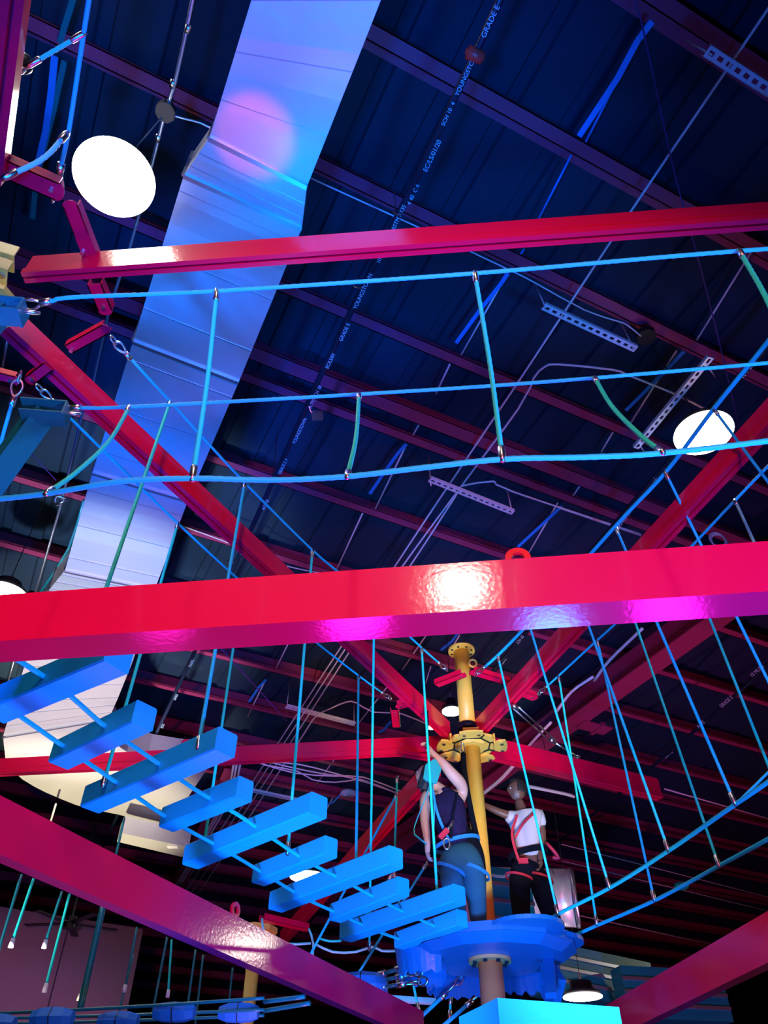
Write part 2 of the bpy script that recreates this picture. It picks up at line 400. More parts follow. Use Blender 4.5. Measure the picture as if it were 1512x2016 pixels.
G = 'net ropes of the upper crossing'
def netrope(a, b, label, mids=()):
    pa = Z(*a, ZH); pb = Z(*b, ZC); ms = [Z(x, y, ZH+(ZC-ZH)*t) for x, y, t in mids]
    return droprope(pa, pb, label, .0102, TEAL, G, mids=ms, twisted=True, sl=.055, name='net_rope')
netrope((427, 573), (379, 942), 'long teal net rope crossing the silver duct, second from the left', [(408, 750, .5)])
netrope((935, 538), (989, 903), 'long straight teal net rope hanging from the uppermost cable near the centre', [(965, 720, .5)])
netrope((1456, 494), (1560, 700), 'teal net rope leaving through the right edge under the uppermost cable', [(1505, 580, .4)])
netrope((255, 801), (92, 971), 'slack curved teal net rope at far left, in front of the diagonal red beam', [(215, 868, .4), (150, 930, .75)])
netrope((707, 776), (684, 938), 'short teal net rope at the centre, hanging from the middle cable', [(701, 860, .5)])
netrope((1171, 744), (1304, 890), 'slack curved teal net rope just left of the bright lamp on the right', [(1205, 800, .38), (1262, 858, .78)])
# teal steel outrigger posts holding the hand cables
def post(a, b, z0, z1, w, label, plate):
    p = Z(*a, z0); q = Z(*b, z1); bm = newbm(); obox(bm, p, q, w, w)
    o = link('steel_outrigger', bm, BSTEEL, None, False, .006); tag(o, label, 'bracket')
    d = (q-p).normalized()
    bm = newbm(); c = Z(*plate, z1); s = V((1, .1, 0)).normalized()
    obox(bm, c-s*.12, c+s*.12, .1, .01); obox(bm, c+s*.115+V((0,0,-.05)), c+s*.125+V((0,0,-.05)), .1, .1); obox(bm, c-s*.1+V((0,0,-.09)), c+s*.12+V((0,0,-.09)), .1, .008)
    link('end_bracket', bm, BSTEEL, o, False, .003)
    bm = newbm(); pts = [c+s*(.15+.04*math.cos(2*PI*k/18))+V((0, .02*math.sin(2*PI*k/18), -.04+.025*math.sin(2*PI*k/18))) for k in range(18)]
    tube(bm, pts, .008, 8, closed=True); link('eye_bolt', bm, STEEL, o, True)
    return o
post((-60, 1010), (82, 815), 4.1, 4.68, .12, 'thick teal steel arm slanting up from the left edge to hold the middle cable', (90, 800))
post((-90, 700), (-10, 610), 4.3, 4.68, .12, 'dark teal steel bracket at the left edge holding the uppermost cable', (0, 600))

# ------------------------------------------------------------------ upper cables (z about 6) and their long drop ropes
ZT = 6.0
H1 = cable([Z(258, 707, ZT), Z(335, 791, ZT), Z(482, 950, ZT), Z(615, 1083, ZT), Z(700, 1155, ZT), Z(830, 1275, ZT), Z(862, 1303, ZT)], 'thin blue cable from the arm at left down to the top of the yellow pole', .0105, ends=(1, 1))
H2 = cable([Z(112, 798, ZT), Z(275, 957, ZT), Z(350, 1030, ZT), Z(478, 1148, ZT), Z(610, 1255, ZT), Z(706, 1330, ZT), Z(750, 1362, ZT)], 'thin blue cable left of the other, holding outer ropes of the plank bridge', .0105, ends=(1, 1))
E1 = cable([Z(1600, 560, ZT), Z(1512, 672, ZT), Z(1405, 805, ZT), Z(1310, 930, ZT), Z(1211, 1036, ZT), Z(1040, 1228, ZT), Z(980, 1290, ZT), Z(955, 1312, ZT)], 'thick blue cable from the right edge past the bright lamp down to the pole top', .017, ends=(0, 1))
E2 = cable([Z(1600, 830, ZT), Z(1512, 918, ZT), Z(1447, 985, ZT), Z(1355, 1082, ZT), Z(1225, 1215, ZT), Z(1176, 1260, ZT), Z(1100, 1330, ZT), Z(1078, 1350, ZT)], 'thin blue cable right of the thick one, ending in a thimble near the pole', .012, ends=(0, 1))
ZF, ZP = 3.55, 3.47
F1 = cable([Z(1045, 1835, ZF), Z(1098, 1800, ZF), Z(1200, 1748, ZF), Z(1316, 1675, ZF), Z(1447, 1584, ZF), Z(1600, 1480, ZF)], 'blue foot cable climbing to the right from the platform, upper one of the pair', .015, ends=(1, 0))
F2 = cable([Z(1095, 1858, ZF), Z(1175, 1822, ZF), Z(1288, 1773, ZF), Z(1415, 1705, ZF), Z(1512, 1652, ZF), Z(1620, 1590, ZF)], 'blue foot cable climbing to the right from the platform, lower one of the pair', .015, ends=(1, 0))
G2 = 'long drop ropes of the right crossing'
RR = [((980, 1290), (1098, 1799), 'passing in front of the man in the white shirt'),
      ((1100, 1330), (1175, 1820), 'ending at the leftmost clamp of the lower foot cable'),
      ((1040, 1224), (1200, 1747), 'crossing the short red beam to the upper foot cable second clamp'),
      ((1176, 1260), (1288, 1772), 'ending at the second clamp of the lower foot cable'),
      ((1122, 1128), (1316, 1674), 'ending at the third clamp of the upper foot cable'),
      ((1240, 1195), (1415, 1703), 'ending at the third clamp of the lower foot cable'),
      ((1212, 1038), (1447, 1582), 'longest one, ending at the topmost clamp of the upper foot cable'),
      ((1346, 1090), (1560, 1625), 'leaving at the right edge below the front beam'),
      ((1309, 928), (1640, 1600), 'crossing beside the lamp and leaving to the right')]
for i, (a, b, l) in enumerate(RR):
    droprope(Z(*a, ZT), Z(*b, ZF), 'drop rope at right, ' + l, .0115, TEAL if i in (1, 5, 7) else ROPE, G2)
droprope(Z(1405, 805, ZT), Z(1640, 1120, 4.4), 'short rope hanging from the thick cable beside the lamp at right', .011, ROPE, G2)
droprope(Z(1447, 985, ZT), Z(1600, 1320, 3.9), 'pale rope at the right edge above the front beam', .012, CYROPE, G2)
cable([Z(1452, 1580, ZF), Z(1640, 1395, 4.4)], 'thin blue rope branching up from the topmost clamp at the right edge', .009, name='thin_rope', cat='rope')

# ------------------------------------------------------------------ plank bridge
G3 = 'blue planks of the hanging bridge'
ZPL = 3.42
def plank(tl, br, label, sec=(.085, .085), rot=.0):
    """tl, br: pixels of the two ends of the lower edge nearest us"""
    a = Z(*tl, ZPL); b = Z(*br, ZPL); d = (b-a).normalized(); n = V((-d.y, d.x, 0))
    if n.y < 0: n = -n
    bm = newbm(); w, h = sec
    c = .009
    pr = [(c, 0), (w-c, 0), (w, c), (w, h-c), (w-c, h), (c, h), (0, h-c), (0, c)]
    loft(bm, [[p + n*x + V((0, 0, y)) for x, y in pr] for p in (a, b)])
    o = link('bridge_plank', bm, BLUE, None, False, .003); tag(o, label, 'plank', G3)
    return o, a, b, n
plk = [((-40, 1402), (203, 1300), 'nearest blue bridge plank at the left edge, just under the front beam', (.155, .14)),
       ((94, 1500), (258, 1422), 'short blue bridge plank, second from the left, just right of the nearest one', (.14, .135)),
       ((157, 1588), (422, 1475), 'long blue bridge plank in front of the left rail beam, third from the left', (.15, .14)),
       ((312, 1628), (464, 1568), 'short blue bridge plank with a bright scuffed face, fourth from the left', (.13, .135)),
       ((358, 1702), (609, 1600), 'long blue bridge plank, fifth from the left, upper left of the small lamp', (.15, .14)),
       ((495, 1738), (636, 1682), 'short blue bridge plank right behind the small glaring lamp', (.13, .135)),
       ((528, 1790), (764, 1702), 'long blue bridge plank right below the small glaring lamp', (.15, .14)),
       ((648, 1812), (781, 1760), 'short blue bridge plank, eighth from the left, between two long ones', (.13, .135)),
       ((668, 1850), (892, 1775), 'long blue bridge plank whose right end touches the woman', (.15, .14)),
       ((776, 1866), (899, 1822), 'last short blue bridge plank at the edge of the round platform', (.13, .135))]
PK = []
for tl, b_, l, s in plk: PK.append(plank(tl, b_, l, s))
# two cables that thread the planks
zc = ZPL+.06
cable([Z(-60, 1245, zc), Z(20, 1290, zc), Z(100, 1340, zc), Z(215, 1425, zc), Z(320, 1500, zc), Z(430, 1580, zc), Z(520, 1632, zc), Z(600, 1685, zc), Z(690, 1740, zc), Z(785, 1795, zc), Z(900, 1838, zc)][0:2] +
      [Z(130, 1362, zc), Z(200, 1425, zc), Z(300, 1495, zc), Z(385, 1555, zc), Z(470, 1605, zc), Z(596, 1690, zc), Z(680, 1735, zc), Z(760, 1778, zc), Z(860, 1825, zc), Z(930, 1850, zc)],
      'blue cable threading the left ends of the bridge planks from upper left to platform', .013)
cable([Z(-20, 1205, zc), Z(30, 1290, zc)][1:] + [Z(80, 1325, zc), Z(125, 1360, zc)][0:1] + [Z(122, 1370, zc), Z(200, 1430, zc), Z(240, 1465, zc), Z(318, 1512, zc), Z(420, 1582, zc)][0:0] +
      [Z(190, 1405, zc), Z(320, 1510, zc), Z(430, 1590, zc), Z(520, 1648, zc), Z(690, 1748, zc), Z(780, 1800, zc), Z(870, 1835, zc)][0:0] +
      [Z(120, 1462, zc+.02), Z(237, 1546, zc), Z(342, 1618, zc), Z(440, 1672, zc), Z(520, 1720, zc), Z(600, 1768, zc), Z(670, 1800, zc), Z(740, 1830, zc), Z(800, 1855, zc), Z(840, 1868, zc)][0:0],
      'stub', .001) if False else None
cable([Z(-60, 1345, zc), Z(40, 1410, zc), Z(120, 1466, zc), Z(200, 1520, zc), Z(237, 1546, zc), Z(342, 1618, zc), Z(440, 1672, zc), Z(520, 1720, zc), Z(600, 1768, zc), Z(670, 1800, zc), Z(740, 1832, zc), Z(840, 1868, zc)],
      'blue cable threading the lower ends of the bridge planks down to the platform', .013)
G4 = 'long drop ropes of the plank bridge'
LRp = [((335, 791), (150, 1330), 'crossing the silver duct, leftmost of all'),
       ((350, 1030), (203, 1545), 'ending behind the second and third planks'),
       ((482, 950), (390, 1472), 'ending on the right end of the third plank'),
       ((478, 1148), (399, 1685), 'passing the right end of the fourth plank to the fifth'),
       ((615, 1083), (566, 1680), 'left of the wide gap, ending at the sixth plank'),
       ((706, 1330), (701, 1712), 'dark blue one, ending at the seventh plank'),
       ((737, 1188), (727, 1870), 'teal one crossing the diagonal beam, ending below the seventh plank'),
       ((830, 1275), (862, 1778), 'running down to the woman beside the teal paddle')]
for i, (a, b, l) in enumerate(LRp):
    droprope(Z(*a, ZT), Z(*b, zc), 'plank bridge drop rope ' + l, .012, (TEAL, TEAL, ROPE)[i % 3] if i not in (5,) else ROPE, G4)

# ------------------------------------------------------------------ ropes of the crossing behind the bridge
def Yr(x, y, yy): return Y(x, y, yy)
G5 = 'ropes of the farther crossing behind the planks'
for a, b, l, m in (((782, 1530), (776, 1716), 'dangling to a white knot right of the seventh plank', TEAL),
                   ((776, 1716), (788, 1790), 'going from the white knot down to the right', TEAL),
                   ((783, 1560), (604, 1892), 'long one slanting down left from the red beam', ROPE),
                   ((773, 1720), (690, 1850), 'slanting from the white knot down to the left', TEAL),
                   ((840, 1700), (697, 1930), 'slanting from the hand of the woman down to the barrel', ROPE),
                   ((801, 1870), (824, 1990), 'dangling below the last plank', TEAL),
                   ((888, 1960), (885, 2005), 'short one dangling under the platform', TEAL)):
    droprope(Yr(*a, 9.6), Yr(*b, 9.6), 'blue rope beyond the planks, ' + l, .014, m, G5)
cable([Yr(516, 1808, 10.5), Yr(522, 1838, 10.5), Yr(560, 1858, 10.5), Yr(612, 1857, 10.5)], 'pale slack rope loop hanging between the orange arm and the bridge', .014, CYROPE, 'slack_rope', 'rope')
cable([Yr(608, 1828, 10.5), Yr(617, 1858, 10.5), Yr(613, 1905, 10.5)], 'pale rope hanging down from the right end of the orange arm', .014, CYROPE, 'slack_rope', 'rope')
cable([Yr(620, 1858, 10.4), Yr(655, 1874, 10.4), Yr(700, 1874, 10.4), Yr(733, 1864, 10.4), Yr(752, 1872, 10.4), Yr(780, 1872, 10.4)], 'pale slack rope sagging under the planks in the lower middle', .014, CYROPE, 'slack_rope', 'rope')
cable([Yr(630, 1848, 10.6), Yr(650, 1853, 10.6), Yr(672, 1852, 10.6)], 'short teal slack rope left of the ninth plank', .014, TEAL, 'slack_rope', 'rope')

# ------------------------------------------------------------------ round platform
pf = empty('round_platform', (px, py, 3.2), 'blue round platform with scalloped lobes clamped around the yellow pole', 'platform')
def disc(bm, c, r, z0, z1, n=48, r2=None):
    loft(bm, [[V((c[0]+r*math.cos(2*PI*k/n), c[1]+r*math.sin(2*PI*k/n), z0)) for k in range(n)], [V((c[0]+(r2 or r)*math.cos(2*PI*k/n), c[1]+(r2 or r)*math.sin(2*PI*k/n), z1)) for k in range(n)]])
bm = newbm(); disc(bm, (px+.05, py+.07), .8, 3.42, 3.5, 12); link('deck', bm, BDECK, pf, False, .01)
bm = newbm(); disc(bm, (px+.05, py+.08), .68, 3.352, 3.42, 12, r2=.79); link('underside_cone', bm, BDECK, pf, False)
for k, an in enumerate((172, 118, 40, 300, 350)):
    an = math.radians(an); cx, cy = px+.56*math.cos(an), py+.05+.74*math.sin(an)
    bm = newbm(); disc(bm, (cx, cy), .34, 3.455, 3.49, 32); lb_ = link('lobe', bm, BDECK, pf, False, .006)
    if k > 2: continue
    bm = newbm(); N = 28; top = []; bot = []
    for j in range(N+1):
        t = an-PI*.62+PI*1.24*j/N; rr_ = .335
        top.append(V((cx+rr_*math.cos(t), cy+rr_*math.sin(t), 3.455)))
        bot.append(V((cx+(rr_-.03)*math.cos(t), cy+(rr_-.03)*math.sin(t), 3.455-.2-.05*abs(math.sin(j*1.1)))))
    tv = [bm.verts.new(p) for p in top]; bv = [bm.verts.new(p) for p in bot]
    tv2 = [bm.verts.new(p+V((px-p.x, py-p.y, 0)).normalized()*.015) for p in top]; bv2 = [bm.verts.new(p+V((px-p.x, py-p.y, 0)).normalized()*.015) for p in bot]
    for j in range(N):
        bm.faces.new((tv[j], tv[j+1], bv[j+1], bv[j])); bm.faces.new((tv2[j+1], tv2[j], bv2[j], bv2[j+1])); bm.faces.new((bv[j], bv[j+1], bv2[j+1], bv2[j]))
    link('padded_skirt', bm, BDECK, pf, False)
bm = newbm(); obox(bm, Z(1080, 1880, 3.4), Z(1085, 1960, 3.0), .1, .06); obox(bm, Z(1080, 1930, 3.2), Z(1100, 1960, 3.05), .08, .3); link('hanging_bracket', bm, BDECK, pf)

# triple cable with thimbles and the wooden barrel bridge going left
for i, (yy, y2, ll) in enumerate(((1893, 1925, 'uppermost'), (1911, 1947, 'middle'), (1929, 1960, 'lowest'))):
    a = Z(812, yy+6, 3.3-.06*i); b = Z(690, 1937+i*8, 3.3-.06*i)
    c_ = cable([a + (b-a)*.25, b], 'blue cable with crimped sleeves at the left of the platform, %s of three' % ll, .018, m=BSTEEL, ends=(1, 0), s=1.6)
    d = (b-a).normalized(); q = a+(b-a)*.42; bm = newbm(); cyl(bm, q, q+d*.1, .032, 14); link('ferrule', bm, STEEL, c_, True)
def barrel(c, d, L, r, label, n=10, m=BLUE):
    bm = newbm(); tube(bm, [c-d*L/2, c-d*L*.3, c, c+d*L*.3, c+d*L/2], r, n, rr=[r*.62, r*.9, r, r*.9, r*.62])
    o = link('wooden_barrel', bm, m); tag(o, label, 'barrel', 'blue wooden barrels of the low bridge')
    bm = newbm(); tube(bm, [c-d*.006, c+d*.006], r*1.01, n); link('band', bm, DARKM, o)
    return o
bb = [Z(712, 1942, 3.2), Z(470, 1994, 3.15), Z(343, 1993, 3.1), Z(233, 2011, 3.05), Z(103, 2004, 3.0), Z(-10, 2016, 3.0)]
lab = ['blue barrel block on the cables right beside the platform, partly behind the red beam', 'rightmost blue hexagonal barrel at the foot of the farther yellow pole', 'blue hexagonal barrel at the bottom, second from the right', 'blue hexagonal barrel low at the bottom edge, third from the right', 'blue hexagonal barrel in front of the mauve wall at bottom left', 'blue hexagonal barrel cut off by the bottom left corner']
for i, c in enumerate(bb):
    barrel(c, V((1, -.1, 0)).normalized(), .5 if i == 0 else .42, .13 if i == 0 else .1, lab[i], 10 if i == 0 else 6, BDECK2)
for i, (y0, y1, l) in enumerate(((1994, 1962, 'uppermost'), (2003, 1985, 'middle'), (2014, 1996, 'lowest'))):
    cable([Z(-40, y0+3, 3.15), Z(250, (y0*1.05+y1*.95)/2+4, 3.15), Z(520, y1+3, 3.15)], 'blue bridge cable along the bottom left edge, %s of three' % l, .016, m=BSTEEL)
cable([Z(520, 1972, 3.15), Z(600, 1962, 3.15)], 'blue bridge cable right of the farther yellow pole, upper', .022, m=BSTEEL)
cable([Z(520, 1990, 3.15), Z(610, 1975, 3.15)], 'blue bridge cable right of the farther yellow pole, lower', .022, m=BSTEEL)
bm = newbm(); obox(bm, Z(764, 1966, 3.4), Z(855, 1972, 3.4), .12, .05); tag(link('light_bar', bm, CYROPE, None, False, .005), 'pale green bar below the three crimped cables', 'bar')
for a, b, l in (((820, 2010), (868, 1965), 'nearer the barrel'), ((870, 2022), (918, 1980), 'right under the platform')):
    cable([Z(*a, 3.0), Z(*b, 3.2)], 'blue lower cable with a shackle rising to the platform, ' + l, .02, ends=(0, 1), s=1.4)

# hanging ropes with white tips, lower left
G6 = 'hanging ropes below the left red beam'
hr = [((42, 1722), (-5, 1880), 0, 'leftmost one at the left edge'), ((66, 1730), (24, 1855), 1, 'with a white tip, second from the left edge'),
      ((122, 1755), (89, 1857), 1, 'with a white tip hanging beside the dark fan'), ((137, 1760), (90, 1943), 1, 'with a white tip low on the mauve wall'),
      ((203, 1785), (157, 1990), 0, 'thick one in front of the mauve wall'), ((178, 1900), (156, 1962), 1, 'thin one with a pale tip beside the thick rope'),
      ((270, 1825), (246, 1945), 1, 'with a white tip at the right edge of the mauve wall'), ((262, 1880), (235, 1990), 0, 'down to the bridge at the right edge of the mauve wall'),
      ((329, 1845), (300, 1995), 0, 'first one right of the mauve wall'), ((338, 1850), (331, 1955), 1, 'with a white tip right of the mauve wall'),
      ((385, 1870), (368, 1990), 0, 'ending at the second barrel'), ((400, 1880), (384, 2022), 0, 'running past the bottom edge'),
      ((458, 1905), (446, 2022), 0, 'near the farther yellow pole'), ((245, 1250+360), (222, 1712), 0, 'dark one below the silver plenum')]
for i, (a, b, tip, l) in enumerate(hr):
    yy = Z(a[0], a[1], 4.8).y if a[1] > 1700 else 12
    m = BSTEEL if i not in (1, 3, 9) else TEAL
    r = .045 if i == 4 else .018
    o = droprope(Y(*a, yy), Y(*b, yy), 'blue hanging rope, ' + l, r, m, G6, top=False, bot=False)
    if tip:
        c = Y(*b, yy); bm = newbm(); cyl(bm, c-V((0, 0, .06)), c+V((0, 0, .04)), .032, 12, .026); link('end_cap', bm, PAPER, o, True)

# ------------------------------------------------------------------ corner ropes, top left
G7 = 'corner ropes at the top left'
cable([Z(121, 322, ZT), Z(135, 260, ZT), Z(165, 65, ZT), Z(185, -60, ZT)], 'blue cable with a thimble running up the top left corner, right one of the pair', .013, ends=(1, 0), m=ROPE, s=1.2)
cable([Z(10, 345, ZT), Z(20, 250, ZT), Z(36, 130, ZT), Z(52, 0, ZT), Z(60, -60, ZT)], 'blue cable against the red beam in the top left corner, left one of the pair', .016, m=ROPE)
droprope(Z(165, 66, ZT), Z(55, 130, ZT-.1), 'teal net rope between the corner cables, upper right piece', .011, TEAL, G7, twisted=True, name='net_rope')
droprope(Z(45, 137, ZT-.1), Z(-30, 172, ZT-.2), 'dark teal net rope over the red beam at the left edge, near the top', .013, TEAL, G7, twisted=True, name='net_rope')
droprope(Z(131, 263, ZT-.1), Z(8, 350, ZT-.5), 'pale twisted net rope left of the big round lamp', .014, CYROPE, G7, mids=[Z(85, 312, ZT-.35)], twisted=True, name='net_rope')
bm = newbm(); c = Z(45, 125, ZT-.02)
bmesh.ops.create_icosphere(bm, subdivisions=2, radius=.055); bmesh.ops.translate(bm, verts=bm.verts, vec=c); tag(link('rope_connector', bm, RUB, None, True), 'black rope connector on the corner cable', 'connector')
for a, b, l in (((22, 790), (0, 900), 'hanging from the short arm at the left edge'),):
    cable([Z(22, 800, 5.35), Z(5, 860, 5.2), Z(-15, 940, 5.0)], 'blue cable with a thimble ' + l, .012, ends=(1, 0), s=1.1)

# ------------------------------------------------------------------ galvanised duct
ZD = 7.5
LS = [(540, -150), (495, 0), (412, 272), (362, 345), (262, 672), (182, 930), (128, 1123), (95, 1163), (58, 1280), (25, 1385), (6, 1450), (12, 1505), (45, 1535), (90, 1560), (150, 1585), (230, 1603), (330, 1628)]
RS = [(806, -150), (750, 0), (604, 368), (594, 450), (470, 752), (370, 985), (305, 1160), (296, 1195), (262, 1300), (232, 1375), (214, 1415), (214, 1440), (225, 1462), (250, 1480), (290, 1492), (340, 1500), (412, 1508)]
duct = empty('air_duct', tuple(Z(400, 600, ZD)), 'wide silver sheet metal air duct sweeping down the left side and curving right', 'duct')
Lp = [Z(x, y, ZD) for x, y in LS]; Rp = [Z(x, y, ZD) for x, y in RS]
U_ = V((0, 0, .45))
def ductseg(i0, i1):
    bm = newbm(); rings = []
    for i in range(i0, i1+1):
        rings.append([Lp[i], Rp[i], Rp[i]+U_, Lp[i]+U_])
    # cut into stiffened bays
    fine = []
    for A_, B_ in zip(rings, rings[1:]):
        L = (A_[0]-B_[0]).length; n = max(1, int(L/.42))
        for k in range(n):
            t0 = k/n; t1 = (k+.5)/n
            r0 = [a_.lerp(b_, t0) for a_, b_ in zip(A_, B_)]; r1 = [a_.lerp(b_, t1) for a_, b_ in zip(A_, B_)]
            dz = V((0, 0, random.uniform(-.012, .004)))
            r1[0] = r1[0]+dz; r1[1] = r1[1]+dz
            fine += [r0, r1]
    fine.append(rings[-1])
    loft(bm, fine)
    return link('duct_section', bm, GALV, duct)
segs = [(0, 2), (2, 3), (3, 4), (4, 5), (5, 6), (6, 7), (7, 8), (8, 16)]
for s in segs: ductseg(*s)
for i in (2, 3, 4, 5, 6, 7, 8, 10):
    a = Lp[i]; b = Rp[i]; bm = newbm()
    obox(bm, a+V((0, 0, -.012)), b+V((0, 0, -.012)), .035, .03)
    obox(bm, a+V((0, 0, 0)), a+U_, .035, .02, up=V((0, 1, 0)))
    link('seam_flange', bm, GALV2, duct, False, .004)
# faint drive-slip lines between
for f in range(26):
    t = f/26; 
    i = 1+int(t*9.0); u_ = t*9.0-int(t*9.0)
    a = Lp[i].lerp(Lp[i+1], u_); b = Rp[i].lerp(Rp[i+1], u_)
    bm = newbm(); obox(bm, a+V((0, 0, -.003)), b+V((0, 0, -.003)), .008, .01); link('joint_line', bm, GALV2, duct)
bm = newbm(); c = Z(515, 377, ZD-.005); d = (Z(532, 385, ZD)-Z(500, 369, ZD)).normalized(); obox(bm, c-d*.055, c+d*.055, .09, .004); sk = link('sticker', bm, PAPER, duct)
# plenum box below the end of the elbow
plen = empty('duct_plenum', tuple(Z(300, 1650, 6.9)), 'small silver box hanging under the end of the air duct, with a white label', 'duct')
q = [Z(232, 1640, 6.9), Z(366, 1672, 6.9), Z(358, 1690, 6.9), Z(228, 1658, 6.9)]
q = [Z(238, 1640, 6.9), Z(372, 1668, 6.9), Z(362, 1688, 6.9), Z(230, 1657, 6.9)]
bm = newbm(); loft(bm, [q, [p+V((0, 0, .32)) for p in q]]); link('plenum_body', bm, GALV, plen, False, .01)
bm = newbm(); c = Z(340, 1668, 6.89); obox(bm, c-V((.1, 0, 0)), c+V((.1, 0, 0)), .12, .01); link('sticker', bm, PAPER, plen)
# round spiral duct beyond the man
a = Z(1020, 1735, 5.35); b = a+V((.95, -.1, .05))*1.0
rd = empty('round_duct', tuple(a), 'shiny round silver duct end showing behind the man in the white shirt', 'duct')
cc = Y(1126, 1740, 12.5); bm = newbm(); pts = [cc+V((-1.6+.16*k, .5-.05*k, -.02*k)) for k in range(11)]
tube(bm, pts, .4, 40); link('duct_tube', bm, GALV, rd, True)
for k in (2, 5, 8):
    bm = newbm(); tube(bm, [pts[k], pts[k]+V((.02, 0, 0))], .408, 40); link('spiral_seam', bm, GALV2, rd)
bm = newbm(); tube(bm, [pts[10]-V((.02, 0, 0)), pts[10]+V((.03, -.01, 0))], .415, 40); link('end_collar', bm, GALV2, rd, True)

# ------------------------------------------------------------------ sprinkler pipes with printed lettering
def textmesh(s, size, p, d, nrm, parent):
    cu = bpy.data.curves.new('t', 'FONT'); cu.body = s; cu.size = size; cu.extrude = .001; cu.align_y = 'CENTER'
    ob = bpy.data.objects.new('t', cu); COL.objects.link(ob)
    me = bpy.data.meshes.new_from_object(ob.evaluated_get(bpy.context.evaluated_depsgraph_get()))
    COL.objects.unlink(ob); bpy.data.objects.remove(ob)
    x = d.normalized(); z = nrm.normalized(); y = z.cross(x).normalized(); z = x.cross(y)
    M = Matrix((x, y, z)).transposed().to_4x4(); M.translation = p
    bm = newbm(); bm.from_mesh(me); bmesh.ops.transform(bm, matrix=M, verts=bm.verts)
    return link('lettering', bm, INK, parent)
def sprinkler(pts, label, r=.032, texts=(), z=8.0, clipsat=(), flip=1):
    P_ = [Z(x, y, z) for x, y in pts]; bm = newbm(); tube(bm, smoothpath(P_, .5), r, 16)
    o = link('sprinkler_pipe', bm, PIPE, None, True); tag(o, label, 'pipe')
    a, b = P_[0], P_[-1]; d = (b-a).normalized()
    for s, size, (x, y) in texts:
        c = Z(x, y, z); view = (CAM-c).normalized(); dd = -d*flip
        nn = (view - dd*view.dot(dd)).normalized()
        textmesh(s, size, c + nn*(r+.003), dd, nn, o)
    return o
TX = [('10 MUR', .05, (990, -8)), ('GRADE E', .055, (952, 72)), ('YOUNGSTOWN', .048, (900, 186)), ('SCH 10  4', .045, (873, 245)), ('EC/LS/01/20', .055, (838, 335)), ('4 40  C 6', .05, (806, 400)),
      ('ASTM A135', .05, (775, 450)), ('10 MURS', .055, (745, 515)), ('YOUNGSTOWN', .055, (700, 605)), ('GRADE E', .055, (672, 668)), ('EC/LS/01', .055, (645, 722)), ('A 795 SCH 10', .055, (612, 800)), ('YOUNGSTOWN', .055, (580, 870)), ('GRADE E 4', .055, (552, 930)), ('A135 10', .055, (520, 1000)),
      ('SCH 10', .06, (478, 1090)), ('YOUNG', .065, (375, 1310)), ('GRADE', .065, (345, 1375)), ('EC/LS', .065, (320, 1430))]
sp1 = sprinkler([(1010, -60), (935, 107), (790, 412), (640, 720), (500, 1030), (380, 1290), (300, 1460), (215, 1640), (160, 1760)], 'long black sprinkler pipe with white printed lettering running down the middle', .031, TX)
bm = newbm(); c = Z(935, 108, 7.95); d = (Z(945, 112, 7.95)-Z(925, 104, 7.95)).normalized(); cyl(bm, c-d*.06, c+d*.06, .05, 16); cyl(bm, c-d*.075, c+d*.075, .022, 12); cyl(bm, c+V((0, 0, .0)), c+V((0, 0, .08)), .03, 12)
link('red_cap', bm, CAPRED, sp1, True, .004)
for (x, y) in ((784, 418), (706, 562), (540, 945), (455, 1105)):
    c = Z(x, y, 8.0); bm = newbm(); pts = [c+V((.045*math.cos(2*PI*k/16), 0, .045*math.sin(2*PI*k/16))) for k in range(16)]
    tube(bm, pts, .007, 6, closed=True); cyl(bm, c+V((-.02, 0, .04)), c+V((-.05, 0, 1.0)), .006, 6); link('pipe_hanger', bm, STEEL, sp1)
sprinkler([(1640, 520), (1505, 690), (1400, 800), (1320, 905), (1150, 1102), (1040, 1240), (960, 1335), (860, 1465), (700, 1690), (600, 1830)], 'black sprinkler pipe with white lettering beside the thick cable on the right', .034,
          [('10 MURS', .06, (1462, 742)), ('A 795', .06, (1395, 815)), ('EC/LS', .06, (1352, 868)), ('10 MUR', .06, (1276, 960)), ('YOUNGSTOWN', .06, (1215, 1040)), ('GRADE E', .06, (1160, 1095)), ('SCH 10', .07, (1020, 1265)), ('YOUNG', .07, (985, 1310)), ('GRADE E', .08, (770, 1595)), ('10 MURS', .08, (725, 1660))])
sprinkler([(1560, 1260), (1430, 1385), (1265, 1525), (1060, 1690)], 'thin black sprinkler pipe behind the ropes at lower right', .03, [('10 MURS', .09, (1480, 1330)), ('GRADE E', .09, (1420, 1390)), ('A 795', .09, (1375, 1430)), ('SCH 10', .09, (1310, 1490))], z=8.2)
bm = newbm(); c = Z(625, 818, 7.9); s = .06; obox(bm, c-V((s, 0, 0)), c+V((s, 0, 0)), .1, .05); t = link('junction_box', bm, GALV2, None, False, .006); tag(t, 'small metal tag box hanging beside the lettered pipe at centre left', 'box')
bm = newbm(); cyl(bm, c+V((-.06, 0, .02)), Z(608, 800, 7.98), .008, 8); link('bracket', bm, GALV2, t)

